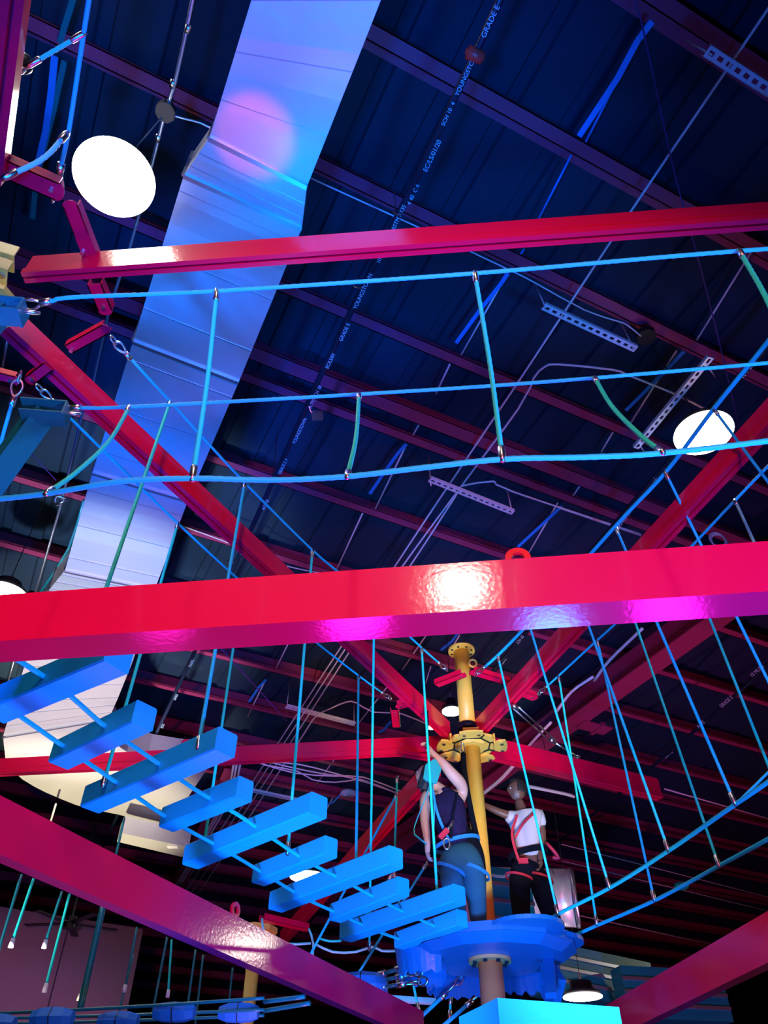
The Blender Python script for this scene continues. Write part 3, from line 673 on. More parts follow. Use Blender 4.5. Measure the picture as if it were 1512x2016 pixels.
# ------------------------------------------------------------------ conduits, rods, hangers
def conduit(pts, label, r=.013, z=8.7, m=WHITE, cat='conduit', name='conduit', g=None, n=8):
    P_ = [Z(*p[:2], p[2] if len(p) > 2 else z) for p in pts]
    bm = newbm(); tube(bm, smoothpath(P_, .4) if len(P_) > 2 else P_, r, n); o = link(name, bm, m, None, True); return tag(o, label, cat, g)
conduit([(1545, -40), (1510, 20), (1241, 417), (1008, 770), (864, 984), (774, 1120), (679, 1262), (554, 1453), (430, 1640), (350, 1760)], 'white conduit running the whole height from the top right corner, leftmost of the bundle')
conduit([(1392, 808, 8.4), (1330, 776, 8.6), (1235, 738), (1207, 728), (1100, 717), (1072, 722), (1050, 745), (1020, 805), (876, 1000), (785, 1125), (690, 1262), (566, 1453), (442, 1640), (362, 1760)], 'white conduit bending over towards the bright lamp on the right')
conduit([(1262, 1052), (1010, 968), (975, 950), (965, 948), (912, 956), (896, 978), (800, 1125), (702, 1262), (580, 1450), (455, 1640), (375, 1760)], 'white conduit bending right under the middle strut hanger')
conduit([(850, 1430), (790, 1405), (735, 1402), (700, 1383), (682, 1382), (650, 1395), (620, 1412), (595, 1450), (470, 1640), (390, 1760)], 'white conduit with a bend just above the left rail beam, rightmost of the bundle', .014)
conduit([(1030, 488), (1500, 700)][0:0] + [(610, 350), (840, 455), (1000, 530), (1052, 556), (1150, 610), (1215, 632), (1235, 640), (1262, 662)], 'thin white wire line across the roof, ending in the black box right of centre', .008)
conduit([(1100, 1000), (1262, 1055)], 'thin white wire piece right of centre above the front beam', .008)
conduit([(350, 1032), (480, 1080), (545, 1110), (640, 1130)], 'thin white wire crossing behind the diagonal beam above the front beam', .008)
conduit([(930, 1760), (985, 1775)][0:0] + [(1040, 1548, 7), (1110, 1562, 7), (1130, 1568, 7)], 'pale wire bundle right above the man', .03, 7)
for i, (a, b, l) in enumerate((((1308, 1553), (1560, 1625), 'from the tip of the short red beam'), ((1105, 1662), (1560, 1778), 'upper of the low pair at right'), ((1107, 1695), (1560, 1805), 'middle one at lower right'), ((1115, 1797), (1415, 1862), 'lowest one, above the bottom right beam'))):
    conduit([a, b], 'long thin white conduit at right, ' + l, .016 if i in (0, 3) else .01, 8.3 if i == 0 else 7.6)
wires = [((500, 1492), (570, 1510), (640, 1524), (712, 1535), (790, 1565)), ((505, 1500), (580, 1522), (660, 1528), (715, 1530), (795, 1560)), ((515, 1498), (590, 1505), (650, 1520), (720, 1540), (800, 1568)), ((520, 1506), (585, 1518), (615, 1535), (660, 1540), (705, 1534))]
for i, w in enumerate(wires): conduit([(*p, 7.2) for p in w], 'loose white electrical wire behind the bridge ropes, %s of the four' % ('top left', 'second', 'straightest', 'most sagging')[i], .012, name='electric_wire', cat='wire')
for i, dx in enumerate((0, 6, 13)): conduit([(460+dx, 1505, 8.3), (447+dx*.9, 1560, 8.3), (400+dx*.8, 1650, 8.3), (345+dx*.7, 1745, 8.3)], 'pale wire strapped along the far rafter, %s of three' % ('left', 'middle', 'right')[i], .022, name='electric_wire', cat='wire')
# rods and straps bracing the purlins
rods = [((1225, 138), (1150, 285)), ((1125, 305), (1058, 435)), ((1032, 490), (1015, 515)), ((998, 540), (908, 698)), ((886, 716), (858, 775)), ((832, 823), (812, 858)), ((800, 875), (738, 1003)), ((714, 1010), (662, 1122)), ((575, 1252), (540, 1322)), ((522, 1340), (487, 1412)),
        ((1319, 0), (1305, 18)), ((1478, 497), (1368, 675)), ((1332, 690), (1238, 838)), ((1207, 850), (1183, 890)), ((1150, 945), (1125, 980)), ((1098, 990), (1040, 1090)), ((850, 1235), (792, 1318)), ((768, 1345), (695, 1438)), ((905, 1250), (890, 1275)), ((662, 1490), (622, 1545)), ((655, 1570), (632, 1615)), ((848, 1312), (838, 1345))]
for i, (a, b) in enumerate(rods):
    conduit([a, b], 'thin pale sag rod between purlins, %s piece of the broken line %s' % (ORDW[i if i < 10 else i-10], 'left of the conduits' if i < 10 else 'right of the conduits'), .012, 9.02, WHITE if i > 2 else STRAP, 'rod', 'sag_rod', 'sag rods')
straps = [((1284, 42), (1255, 80), (1215, 155), (1140, 268)), ((1000, 538), (985, 560), (945, 610), (898, 675)), ((800, 874), (785, 890), (760, 925), (728, 972)), ((524, 1338), (510, 1352), (490, 1382)), ((1346, 692), (1310, 730), (1275, 765), (1232, 808)), ((1106, 996), (1072, 1028), (1020, 1076)), ((912, 1232), (890, 1262), (868, 1280)), ((672, 1562), (655, 1580), (632, 1588)), ((770, 1420), (755, 1437), (745, 1442))]
for i, s_ in enumerate(straps):
    P_ = [Z(x, y, 8.97) for x, y in s_]; bm = newbm()
    for p, q in zip(P_, P_[1:]): obox(bm, p, q, .055 if i == 0 else .045, .01, up=V((0, .3, 1)))
    tag(link('brace_strap', bm, STRAP, None), 'flat blue roof brace strap, ' + ('topmost, near the top right', 'behind the long net rope at centre', 'behind the foot cable at centre', 'below the front beam, left of the conduits', 'above the lamp at right', 'above the eye lug of the front beam', 'just below the front beam near the pole', 'beside the small white ceiling disc', 'above the left rail beam')[i], 'strap', 'roof brace straps')
for s_, l, w_, m_ in ((((108, 110), (100, 190), (90, 260), (72, 335)), 'bright blue brace strap in the top left corner beside the net ropes', .06, STRAP), (((150, -20), (125, 60), (118, 85)), 'dull teal rod behind the corner cables, upper piece', .05, BSTEEL),
                     (((127, 120), (105, 220), (85, 300), (72, 350), (64, 430)), 'dull teal rod behind the corner cables, lower piece left of the big lamp', .05, BSTEEL)):
    P_ = [Z(x, y, 8.97) for x, y in s_]; bm = newbm()
    for p, q in zip(P_, P_[1:]): obox(bm, p, q, w_, .012, up=V((0, .3, 1)))
    tag(link('brace_strap' if m_ is STRAP else 'sag_rod', bm, m_, None), l, 'strap' if m_ is STRAP else 'rod')
# leftmost galvanised pipe
lp = conduit([(390, -60, 7.9), (375, 20, 7.9), (345, 160, 7.9), (325, 222, 7.9), (300, 320, 7.9), (255, 490, 7.9), (215, 610, 7.9), (182, 760, 7.9), (165, 800, 7.9), (122, 985, 7.9), (68, 1172, 7.9)], 'thin galvanised pipe running down the left, past the big round lamp', .015, 7.9, GALV2, 'pipe', 'galvanised_pipe')
for (x, y) in ((370, 56), (340, 165), (311, 272)):
    c = Z(x, y, 7.9); d = (Z(x-5, y+20, 7.9)-c).normalized(); bm = newbm(); cyl(bm, c-d*.03, c+d*.03, .022, 12); link('coupling', bm, STEEL, lp, True)
conduit([(335, 225), (360, 233), (395, 242), (425, 258)], 'thin wire from the black round box to the duct', .009, 7.9, GALV2)
conduit([(15, 665, 7.9), (0, 740, 7.9), (-15, 800, 7.9)], 'short pale pipe at the left edge between the red beams', .017, 7.9, GALV2)
conduit([(165, 985, 7.9), (135, 1080, 7.9), (80, 1165, 7.9)], 'teal rope-like pipe beside the duct above the front beam at left', .017, 7.9, BSTEEL)
conduit([(110, 1583, 7.2), (96, 1630, 7.2)], 'short pale rod above the lower left red beam', .018, 7.2, WHITE)
conduit([(28, 1300, 7.9), (8, 1372, 7.9)], 'thin pale rod at the left edge above the nearest plank', .015, 7.9, GALV2)
conduit([(1240, -20), (1262, 40), (1330, 350), (1372, 500), (1420, 690), (1452, 830)], 'very thin purple stay wire in the upper right', .007, 8.6, mat('purple_wire', (.08, .03, .2), .5))
conduit([(50, 880), (110, 945)], 'very thin purple stay wire at the left', .007, 8.2, MATS['purple_wire'])
conduit([(425, 1265), (520, 1370), (565, 1420)], 'very thin purple stay wire below the front beam', .01, 8.2, mat('purple_wire2', (.2, .05, .35), .5))
conduit([(1258, 715, 7.9), (1260, 722, 7.9)], 'tiny wire stub', .006) if False else None
# perforated strut hangers
def strut(a, b, z, label, rodsat=(), w=.07, nh=18):
    p = Z(*a, z); q = Z(*b, z); d = (q-p); L = d.length; d.normalize(); s = d.cross(V((0, 0, 1))).normalized()
    o = empty('strut_hanger', tuple((p+q)/2), label, 'hanger')
    bm = newbm(); n = max(6, int(L/.085)); st = L/n; hw = w*.2; hl = st*.28
    # perforated web built as a grid with holes left out
    xs = []
    for k in range(n): xs += [k*st, k*st+st/2-hl, k*st+st/2+hl]
    xs.append(L); ys = [-w/2, -hw, hw, w/2]
    g = [[bm.verts.new(p+d*x+s*y_) for y_ in ys] for x in xs]
    for i in range(len(xs)-1):
        for j in range(3):
            if j == 1 and i % 3 == 1: continue
            bm.faces.new((g[i][j], g[i+1][j], g[i+1][j+1], g[i][j+1]))
    ret = bmesh.ops.extrude_face_region(bm, geom=list(bm.faces))
    bmesh.ops.translate(bm, verts=[v for v in ret['geom'] if isinstance(v, bmesh.types.BMVert)], vec=V((0, 0, .004)))
    obox(bm, p, q, .004, .04, off=(w/2, .02)); obox(bm, p, q, .004, .04, off=(-w/2, .02))
    link('perforated_channel', bm, WHITE, o)
    for (x, y, x2, y2) in rodsat:
        bm = newbm(); r0 = Z(x, y, z); cyl(bm, r0-V((0, 0, .05)), Z(x2, y2, 8.9), .008, 8); link('hanger_rod', bm, WHITE, o, True)
    return o
strut((1392, 100), (1560, 208), 8.0, 'blue-lit perforated strut hanger at the top right corner', ((1397, 104, 1348, 77),), .085)
strut((1070, 604), (1252, 688), 8.0, 'white perforated strut hanger right of centre under the roof', ((1073, 600, 1052, 557), (1245, 680, 1222, 635)))
strut((846, 945), (1010, 1010), 8.0, 'white perforated strut hanger carrying the three conduits', ((848, 950, 843, 895), (1008, 1005, 996, 955)))
strut((1400, 704), (1252, 883), 8.0, 'white perforated strut hanger slanting beside the bright lamp', ((1392, 718, 1408, 742), (1258, 872, 1272, 895)))
strut((563, 1392), (698, 1427), 8.0, 'perforated strut hanger below the front beam, crossing the conduit bundle', ((565, 1390, 570, 1343), (697, 1424, 697, 1376)), .09)
strut((790, 1232), (832, 1245), 8.0, 'short end of a strut hanger just below the front beam', (), .08)
strut((458, 1550), (582, 1576), 7.6, 'far strut hanger under the left rail beam', ((462, 1548, 468, 1512),), .1)
strut((780+500, 2100), (1400, 2100), 8.0, 'x', ()) if False else None
# turnbuckle right of the pole
tb = empty('turnbuckle', tuple(Z(1060, 1435, 5.5)), 'silver turnbuckle and rod hanging right of the pole under the rail beam', 'turnbuckle')
p = Z(1012, 1390, 5.55); q = Z(1092, 1462, 5.55); r_ = Z(1134, 1488, 5.5); d = (q-p).normalized(); s = d.cross(V((0,0,1))).normalized()
bm = newbm()
for sg in (-1, 1): cyl(bm, p+d*.05+s*.03*sg, q-d*.03+s*.03*sg, .009, 8)
cyl(bm, p-d*.02, p+d*.08, .024, 10); cyl(bm, q-d*.1, q, .024, 10); link('body', bm, STEEL, tb, True)
bm = newbm(); cyl(bm, q, r_, .01, 8); tube(bm, [r_+d*(.03*math.cos(2*PI*k/14)+.03)+s*.03*math.sin(2*PI*k/14) for k in range(14)], .009, 6, closed=True); link('eye_rod', bm, STEEL, tb, True)
cable([Z(1092, 1462, 5.45), Z(1060, 1400, 5.45)][0:0] + [Z(1265, 1237, 7), Z(1200, 1300, 7), Z(1170, 1340, 7)], 'pale cable bundle slanting behind the ropes right of the pole', .02, m=WHITE, name='wire_bundle', cat='wire')
cable([Z(1168, 1332, 7), Z(1125, 1362, 7), Z(1095, 1402, 7)], 'pale cable bundle continuing down left towards the turnbuckle', .02, m=WHITE, name='wire_bundle', cat='wire')
cable([Z(1085, 1422, 7), Z(1060, 1448, 7), Z(1040, 1470, 7)], 'pale cable bundle crossing behind the turnbuckle', .02, m=WHITE, name='wire_bundle', cat='wire')
cable([Z(1012, 1506, 7), Z(985, 1535, 7), Z(948, 1565, 7)], 'pale cable bundle below the short red beam, right of the pole', .028, m=WHITE, name='wire_bundle', cat='wire')
cable([Z(965, 1722, 5), Z(990, 1726, 5), Z(1012, 1718, 5)], 'thin pale rope curving between the pole and the man', .018, m=CYROPE, name='slack_rope', cat='rope')

# ------------------------------------------------------------------ lamps
def highbay(c, r, label, cord=None, lit=LAMP, tilt=(0, 0)):
    o = empty('high_bay_lamp', tuple(c), label, 'lamp', 'round high bay lamps')
    bm = newbm(); cyl(bm, c-V((0, 0, .012)), c, r, 48); link('lens', bm, lit, o, True)
    bm = newbm(); N = 48
    prof = [(r*.9, 0), (r*.95, .0), (r*.93, .06), (r*.6, .1), (r*.55, .2), (r*.2, .22), (0.001, .22)]
    loft(bm, [[c+V((R*math.cos(2*PI*k/N), R*math.sin(2*PI*k/N), z)) for k in range(N)] for R, z in prof], False); link('housing', bm, RUB, o, True)
    bm = newbm(); cyl(bm, c+V((0, 0, .2)), c+V((0, 0, .32)), .02, 10); link('hook', bm, STEEL, o)
    if cord:
        bm = newbm(); cyl(bm, c+V((0, 0, .3)), cord, .007, 6); link('cord', bm, RUB, o)
    else:
        bm = newbm(); cyl(bm, c+V((0, 0, .3)), V((c.x, c.y, 9.3)), .006, 6); link('cord', bm, RUB, o)
    return o
highbay(Z(225, 350, 7.4), .31, 'big round glaring lamp at upper left beside the duct', Z(318, 232, 7.85))
highbay(Z(1385, 852, 7.5), .3, 'round glaring lamp on the right beneath the bent conduit', Z(1278, 672, 8.85))
highbay(Z(8, 1172, 7.5), .3, 'glaring lamp at the left edge above the front beam')
highbay(Z(889, 1400, 7.5), .15, 'small lamp shining beside the top of the yellow pole')
highbay(Z(850, 1430, 7.8), .1, 'tiny lamp just left of the pole, above the left rail beam')
highbay(Z(606, 1726, 7.5), .42, 'small glaring lamp seen between the blue planks')
highbay(Z(1147, 1962, 4.1), .3, 'flat white lamp near the bottom right of the platform')
def bounce(x, y, p, nrm, z=7.6):
    """where a lamp at height z must hang to be mirrored at pixel (x, y) of an upright face through p"""
    d = ray(x, y).normalized(); t = (p-CAM).dot(nrm)/d.dot(nrm); h = CAM+d*t; r = d-2*d.dot(nrm)*nrm
    return h + r*((z-h.z)/r.z)
LB = []
def nface(a, b):
    d = (b-a).normalized(); n = V((-d.y, d.x, 0)); n = n if n.y > 0 else -n; return n
fa, fb = Z(0, 1262, 3.3), Z(1512, 1164, 3.3); LB.append((bounce(905, 1155, fa, nface(fa, fb)), 'mirrored in the big front beam', 130))
fa, fb = Z(0, 1682, 2.75), Z(504, 1904, 2.75); LB.append((bounce(485, 1860, fa, nface(fa, fb)), 'mirrored in the left lower beam', 450))
fa, fb = Z(40, 537, ZB), Z(1512, 430, ZB); LB.append((bounce(285, 512, fa, nface(fa, fb), 8.7), 'mirrored in the long upper beam', 20))
for p_, l, e_ in LB:
    print('LAMP', p_)
    highbay(p_, .3, 'round high bay lamp outside the picture, ' + l)
    al = bpy.data.lights.new('high_bay_light', 'AREA'); al.shape = 'DISK'; al.size = .6; al.energy = e_; al.color = (1, .86, .7)
    ao = bpy.data.objects.new('high_bay_light', al); COL.objects.link(ao); ao.location = p_-V((0, 0, .03))
def jbox(c, r, label):
    bm = newbm(); cyl(bm, c, c+V((0, 0, .07)), r, 8); o = link('junction_box', bm, RUB, None, False, .005); tag(o, label, 'box')
    bm = newbm(); cyl(bm, c+V((0, 0, .07)), c+V((0, 0, .3)), .012, 8); link('stem', bm, RUB, o); return o
jbox(Z(325, 222, 7.85), .08, 'black round junction box on the galvanised pipe above the big lamp')
jbox(Z(1273, 664, 8.8), .11, 'black round junction box under the roof, upper right of the strut hanger')
bm = newbm(); c = Z(685, 1565, 7.6); cyl(bm, c, c+V((0, 0, .06)), .15, 32); o = link('smoke_detector', bm, PAPER, None, True, .01); tag(o, 'small round white ceiling disc between the bridge ropes', 'detector')
bm = newbm(); cyl(bm, c+V((-.05, 0, -.02)), c+V((-.05, 0, .005)), .04, 16); link('sensor', bm, WHITE, o, True)
# small finds
def dome(bm, c, r):
    tube(bm, [c+V((0, 0, .08)), c+V((0, 0, .03)), c, c-V((0, 0, .04)), c-V((0, 0, .06))], r, 20, rr=[r*.9, r, r*.97, r*.6, r*.1])
bm = newbm(); dome(bm, Z(1342, 1747, 7), .16); tag(link('dome_camera', bm, TEAL, None, True), 'pale dome fixture on the lower right foot cable line', 'fixture')
bm = newbm(); c = Z(1212, 600*0+1262+0, 7); 
bm.free()
bm = newbm(); c = Z(768, 1692, 7); obox(bm, c-V((.05, 0, 0)), c+V((.07, 0, 0)), .02, .12); tag(link('wall_sign', bm, mat('pink_sign', (.6, .25, .5), .6), None), 'small pinkish tag behind the white knot rope', 'sign')
bm = newbm(); c = Z(120, 985, 7.7); tube(bm, [c+V((.07*math.cos(2*PI*k/18), .03*math.sin(2*PI*k/9), .05*math.sin(2*PI*k/18))) for k in range(18)], .018, 8, closed=True); tag(link('pipe_hook', bm, STEEL, None, True), 'small metal hook on the pipe below the left net rope', 'hook')
bm = newbm(); c = Z(1412, 1062, 8.2)
for q_ in range(3): tube(bm, [c+V((.1*math.cos(2*PI*k/22)+.02*q_, .02*q_, .12*math.sin(2*PI*k/22))) for k in range(22)], .01, 6, closed=True)
cyl(bm, c+V((-.05, 0, -.1)), c+V((-.25, .1, -.3)), .01, 6); tag(link('coiled_cable', bm, WHITE, None, True), 'small coil of pale cable hanging just above the front beam at right', 'cable')
# fan in front of the mauve wall
fc = Z(138, 1818, 6.2); fan = empty('ceiling_fan', tuple(fc), 'dark ceiling fan in front of the mauve wall', 'fan')
for k in range(5):
    an = 2*PI*k/5+.5; bm = newbm(); dr = V((math.cos(an), math.sin(an), 0)); obox(bm, fc+dr*.1, fc+dr*1.0, .16, .015); link('blade', bm, RUB, fan)
bm = newbm(); cyl(bm, fc-V((0, 0, .1)), fc+V((0, 0, .12)), .14, 20); cyl(bm, fc, fc+V((0, 0, 2.8)), .03, 8); link('motor', bm, RUB, fan)
# mauve wall block, bottom left
q = [Z(-350, 1730, 6.6), Z(282, 1829, 6.6)]; d = (q[1]-q[0]).normalized(); n = V((-d.y, d.x, 0)); n = n if n.y > 0 else -n
bm = newbm(); loft(bm, [[q[0]+V((0,0,-6.6)), q[1]+V((0,0,-6.6)), q[1]+n*4+V((0,0,-6.6)), q[0]+n*4+V((0,0,-6.6))], [q[0], q[1], q[1]+n*4, q[0]+n*4]])
o = link('partition_wall', bm, MAUVE); tag(o, 'plain mauve partition wall in the bottom left corner', 'wall')
bm = newbm(); a = Z(140, 1806, 6.6); obox(bm, V((a.x, a.y-.01, .2)), V((a.x, a.y-.01, 6.6)), .02, .02, up=V((0, 1, 0))); link('panel_joint', bm, WALLM, o)

# blue structures, bottom right
def slab(a, b, z, h, w, label, m=BSTEEL, name='metal_duct', cat='duct', grooves=0):
    p = Z(*a, z); q = Z(*b, z); bm = newbm(); d = (q-p).normalized(); n = V((-d.y, d.x, 0)); n = n if n.y > 0 else -n
    loft(bm, [[x, x+n*w, x+n*w+V((0, 0, h)), x+V((0, 0, h))] for x in (p, q)])
    o = link(name, bm, m, None, False, .01); tag(o, label, cat)
    for k in range(grooves):
        bm = newbm(); zz = h*(k+1)/(grooves+1); obox(bm, p+V((0, 0, zz))-n*.012, q+V((0, 0, zz))-n*.012, .03, .05); link('rib', bm, GALV2, o)
    return o
slab((1085, 1952), (1300, 1990), 4.3, .75, .5, 'ribbed blue metal duct right behind the platform', BSTEEL, grooves=3)
slab((1240, 2003), (1445, 2012), 4.0, .75, .4, 'ribbed blue metal box right of the bottom right beam', BSTEEL, grooves=3)
slab((955, 1840), (1060, 1850), 4.4, .9, .3, 'dark blue far panel seen between the pole and the man', BSTEEL, 'far_barrier', 'barrier', 3)
bx = Z(985, 2030, 2.75)
slab((985, 2030), (1230, 2046), 2.2, .14, .5, 'bright blue canopy at the bottom edge under the platform', BLUE, 'canopy', 'canopy')
ld = Z(1000, 2003, 2.38); le = Z(1180, 2018, 2.38)
bm = newbm(); obox(bm, ld, le, .03, .05); tag(link('led_strip', bm, LED, None), 'glowing cyan light strip at the bottom edge', 'light strip')

# ------------------------------------------------------------------ people
def skinmesh(name, verts, edges, root, m, parent, sub=2):
    me = bpy.data.meshes.new(name); me.from_pydata([tuple(v[0]) for v in verts], edges, [])
    ob = bpy.data.objects.new(name, me); COL.objects.link(ob)
    md = ob.modifiers.new('s', 'SKIN'); md.use_smooth_shade = True
    for i, v in enumerate(verts):
        sv = me.skin_vertices[0].data[i]; r = v[1]; sv.radius = r if isinstance(r, tuple) else (r, r); sv.use_root = (i == root)
    s = ob.modifiers.new('u', 'SUBSURF'); s.levels = sub; s.render_levels = sub
    bpy.context.view_layer.update()
    m2 = bpy.data.meshes.new_from_object(ob.evaluated_get(bpy.context.evaluated_depsgraph_get()))
    bpy.data.objects.remove(ob)
    bm = newbm(); bm.from_mesh(m2); return link(name, bm, m, parent, True)
def chain(verts, edges, pts, start=None):
    prev = start
    for p, r in pts:
        verts.append((p, r)); i = len(verts)-1
        if prev is not None: edges.append((prev, i))
        prev = i
    return prev
def hand(verts, edges, wrist_i, wrist, d, nrm, grip=1):
    """palm and five unequal, curled fingers"""
    d = d.normalized(); s = d.cross(nrm).normalized(); nrm = s.cross(d).normalized()
    verts.append((wrist+d*.05, (.034, .018))); palm = len(verts)-1; edges.append((wrist_i, palm))
    for k, L in enumerate((.07, .08, .074, .058)):
        o = s*(-.027+.018*k)
        chain(verts, edges, [(wrist+d*.09+o, .0105), (wrist+d*(.09+L*.5)+o+nrm*L*.3*grip, .009), (wrist+d*(.09+L*.62)+o+nrm*L*.75*grip, .008)], palm)
    chain(verts, edges, [(wrist+d*.045-s*.045, .011), (wrist+d*.08-s*.055+nrm*.03, .009)], palm)
def band(pts, w, t, m, name, parent, closed=False, up=V((0, 0, 1))):
    bm = newbm(); pts = smoothpath(pts, .05) if not closed else pts
    P_ = pts + ([pts[0]] if closed else [])
    for p, q in zip(P_, P_[1:]):
        if (q-p).length > 1e-4: obox(bm, p, q, t, w, up=up)
    return link(name, bm, m, parent)
def ellipse(c, rx, ry, n=26, tilt=V((0, 0, 0))):
    return [c+V((rx*math.cos(2*PI*k/n), ry*math.sin(2*PI*k/n), 0))+tilt*math.cos(2*PI*k/n) for k in range(n)]
def head(c, fdir, parent, skin, hair, hairlen=0, bald=False):
    """head with face; fdir is where the face looks"""
    f = fdir.normalized(); s = V((0, 0, 1)).cross(f).normalized(); u = f.cross(s)
    bm = newbm(); bmesh.ops.create_uvsphere(bm, u_segments=28, v_segments=20, radius=1)
    for v in bm.verts:
        x, y, z = v.co
        k = 1-.25*max(0, -z)*(.6 if y < 0 else 1); w = .076*k; dp = .095*(1-.12*max(0, -z)); h = .118
        q = f*(y*dp) + s*(x*w) + u*(z*h)
        nose = math.exp(-((x/.2)**2+((z+.12)/.28)**2))*(1 if y > .3 else 0)*.024
        brow = math.exp(-((z-.16)/.1)**2)*(.006 if y > .5 else 0); eye = math.exp(-(((abs(x)-.4)/.18)**2+((z-.02)/.12)**2))*(-.01 if y > .4 else 0)
        lips = math.exp(-((x/.3)**2+((z+.5)/.07)**2))*(.008 if y > .4 else 0)
        chin = math.exp(-((x/.3)**2+((z+.82)/.2)**2))*(.016 if y > .1 else 0)
        v.co = c + q + f*(nose+brow+eye+lips+chin)
    hd = link('head', bm, skin, parent, True)
    for sg in (-1, 1):
        bm = newbm(); ec = c + s*.076*sg - f*.005 - u*.005
        pts = [ec + f*(.016*math.cos(2*PI*k/14)) + u*(.03*math.sin(2*PI*k/14)) + s*sg*.008 for k in range(14)]; tube(bm, pts, .008, 8, closed=True)
        bmesh.ops.create_uvsphere(bm, u_segments=8, v_segments=6, radius=.014, matrix=Matrix.Translation(ec)); link('ear', bm, skin, hd, True)
        bm = newbm(); bmesh.ops.create_uvsphere(bm, u_segments=10, v_segments=8, radius=.011, matrix=Matrix.Translation(c+f*.083+s*.03*sg+u*.004)); link('eye', bm, TEE, hd, True)
    bm = newbm(); bmesh.ops.create_uvsphere(bm, u_segments=28, v_segments=20, radius=1)
    dele = []
    for v in bm.verts:
        x, y, z = v.co
        if (y > .35 and z < .55) or (z < (-.35 if hairlen == 0 else -.85)): dele.append(v)
        drop = u*(-hairlen*max(0, -z)*1.6) if y < .3 else V()
        v.co = c + f*(y*.104-.004) + s*(x*.086) + u*(z*.127+.002) + drop
    bmesh.ops.delete(bm, geom=dele, context='VERTS'); bmesh.ops.solidify(bm, geom=list(bm.faces), thickness=.01)
    link('hair', bm, hair, parent, True)
    return hd

# the woman, back to us, reaching up to the rope
YW = 7.72
def W(x, y, dy=0): return Y(x, y, YW+dy)
wb = W(912, 1838)
woman = empty('person', (wb.x, wb.y, 3.5), 'person in black lace top, dark teal trousers and harness reaching up beside the pole', 'person')
pelvis = W(903, 1688); chest = W(880, 1590); neck = W(868, 1545, -.02); headc = W(838, 1526, -.05)
v = []; e = []
v.append((pelvis, (.12, .1))); 
sp = chain(v, e, [(W(892, 1640), (.13, .1)), (chest, (.165, .12)), (W(872, 1560), (.12, .09)), (W(860, 1548, -.02), .055), (W(848, 1540, -.04), .052)], 0)
ci = 2
shL, shR = W(834, 1562), W(912, 1560)
elL, elR = W(826, 1520, -.06), W(893, 1528, -.2); wrL, wrR = W(846, 1500, -.1), W(862, 1492, -.24)
wrR = W(850, 1482, -.22)
i = chain(v, e, [(W(838, 1562), .07), (W(836, 1590, -.05), .056), (W(836, 1618, -.1), .048), (W(840, 1645, -.16), .038), (W(842, 1664, -.2), .028)], ci); hand(v, e, i, W(842, 1664, -.2), V((-.1, 0, -1)), V((1, 0, 0)))
i = chain(v, e, [(shR, .07), (W(908, 1542, -.1), .072), (elR, .066), (W(872, 1502, -.22), .05), (wrR, .032)], ci); hand(v, e, i, wrR, V((-.5, 0, 1)), V((-1, 0, 0)))
ankL, ankR = W(906, 1832), W(936, 1830)
hipL, hipR = W(888, 1700), W(922, 1700)
knL, knR = W(894, 1765, -.03), W(930, 1765, -.03)
chain(v, e, [(hipL, .085), (knL, .058), (W(902, 1800), .05), (W(906, 1829), .04)], 0); chain(v, e, [(hipR, .085), (knR, .058), (W(934, 1800), .05), (W(938, 1829), .04)], 0)
skinmesh('body', v, e, 0, SKIN, woman)
v = [(W(903, 1676), (.2, .16))]; e = []
j = chain(v, e, [(W(893, 1640), (.19, .15)), (W(884, 1600), (.195, .145)), (W(874, 1566), (.15, .11)), (W(868, 1552), (.08, .07))], 0)
chain(v, e, [(W(842, 1566), .072)], 2); chain(v, e, [(W(906, 1566), .07)], 2)
skinmesh('lace_top', v, e, 0, LACE, woman)
v = [(W(908, 1682), (.215, .175))]; e = []
chain(v, e, [(W(902, 1655), (.195, .155))], 0)
for hp, kn, an, xx in ((W(888, 1712), W(896, 1768, -.03), W(906, 1830), 0), (W(930, 1712), W(938, 1768, -.03), W(944, 1830), 0)):
    chain(v, e, [(hp, .145), (hp.lerp(kn, .5), .125), (kn, .1), (kn.lerp(an, .5), .09), (an, .075)], 0)
skinmesh('trousers', v, e, 0, TROUS, woman)
for an in (W(904, 1834), W(940, 1832)):
    fz = V((an.x, an.y, 3.5)); v = [(fz+V((0, 0, .05)), .05)]; e = []
    chain(v, e, [(fz+V((0, .08, .04)), (.045, .035)), (fz+V((.01, .17, .03)), (.04, .025))], 0); skinmesh('shoe', v, e, 0, RUB, woman)
head(headc, V((-.9, .3, .35)), woman, SKIN, HAIR, .05)
# black jacket tied round the waist, falling on the right side
v = [(W(902, 1648), (.205, .165))]; e = []
chain(v, e, [(W(925, 1650), .1), (W(940, 1680), .075), (W(948, 1715), .05), (W(952, 1740), .03)], 0); skinmesh('jacket', v, e, 0, BLACK, woman)
# harness
hz = empty('x', (0, 0, 0), 'x', 'x'); bpy.data.objects.remove(hz)
band(ellipse(W(900, 1662), .225, .185, tilt=V((0, 0, .05))), .035, .01, WEB, 'waist_belt', woman, True)
for c, rx in ((W(886, 1716), .15), (W(932, 1716), .15)): band(ellipse(c, rx, rx, tilt=V((0, 0, -.06))), .03, .01, WEB, 'leg_loop', woman, True)
band([W(852, 1555, -.16), W(858, 1590, -.2), W(868, 1620, -.2), W(882, 1650, -.2)], .026, .01, WEB, 'shoulder_strap', woman, up=V((1, 0, .3)))
band([W(900, 1560, -.13), W(893, 1600, -.2), W(888, 1650, -.2)], .024, .01, BLACK, 'shoulder_strap', woman, up=V((1, 0, .3)))
bm = newbm(); c = W(872, 1646, -.24); obox(bm, c-V((.03, 0, .02)), c+V((.05, 0, .06)), .03, .05); bk = link('buckle', bm, REDWEB, woman, False, .004)
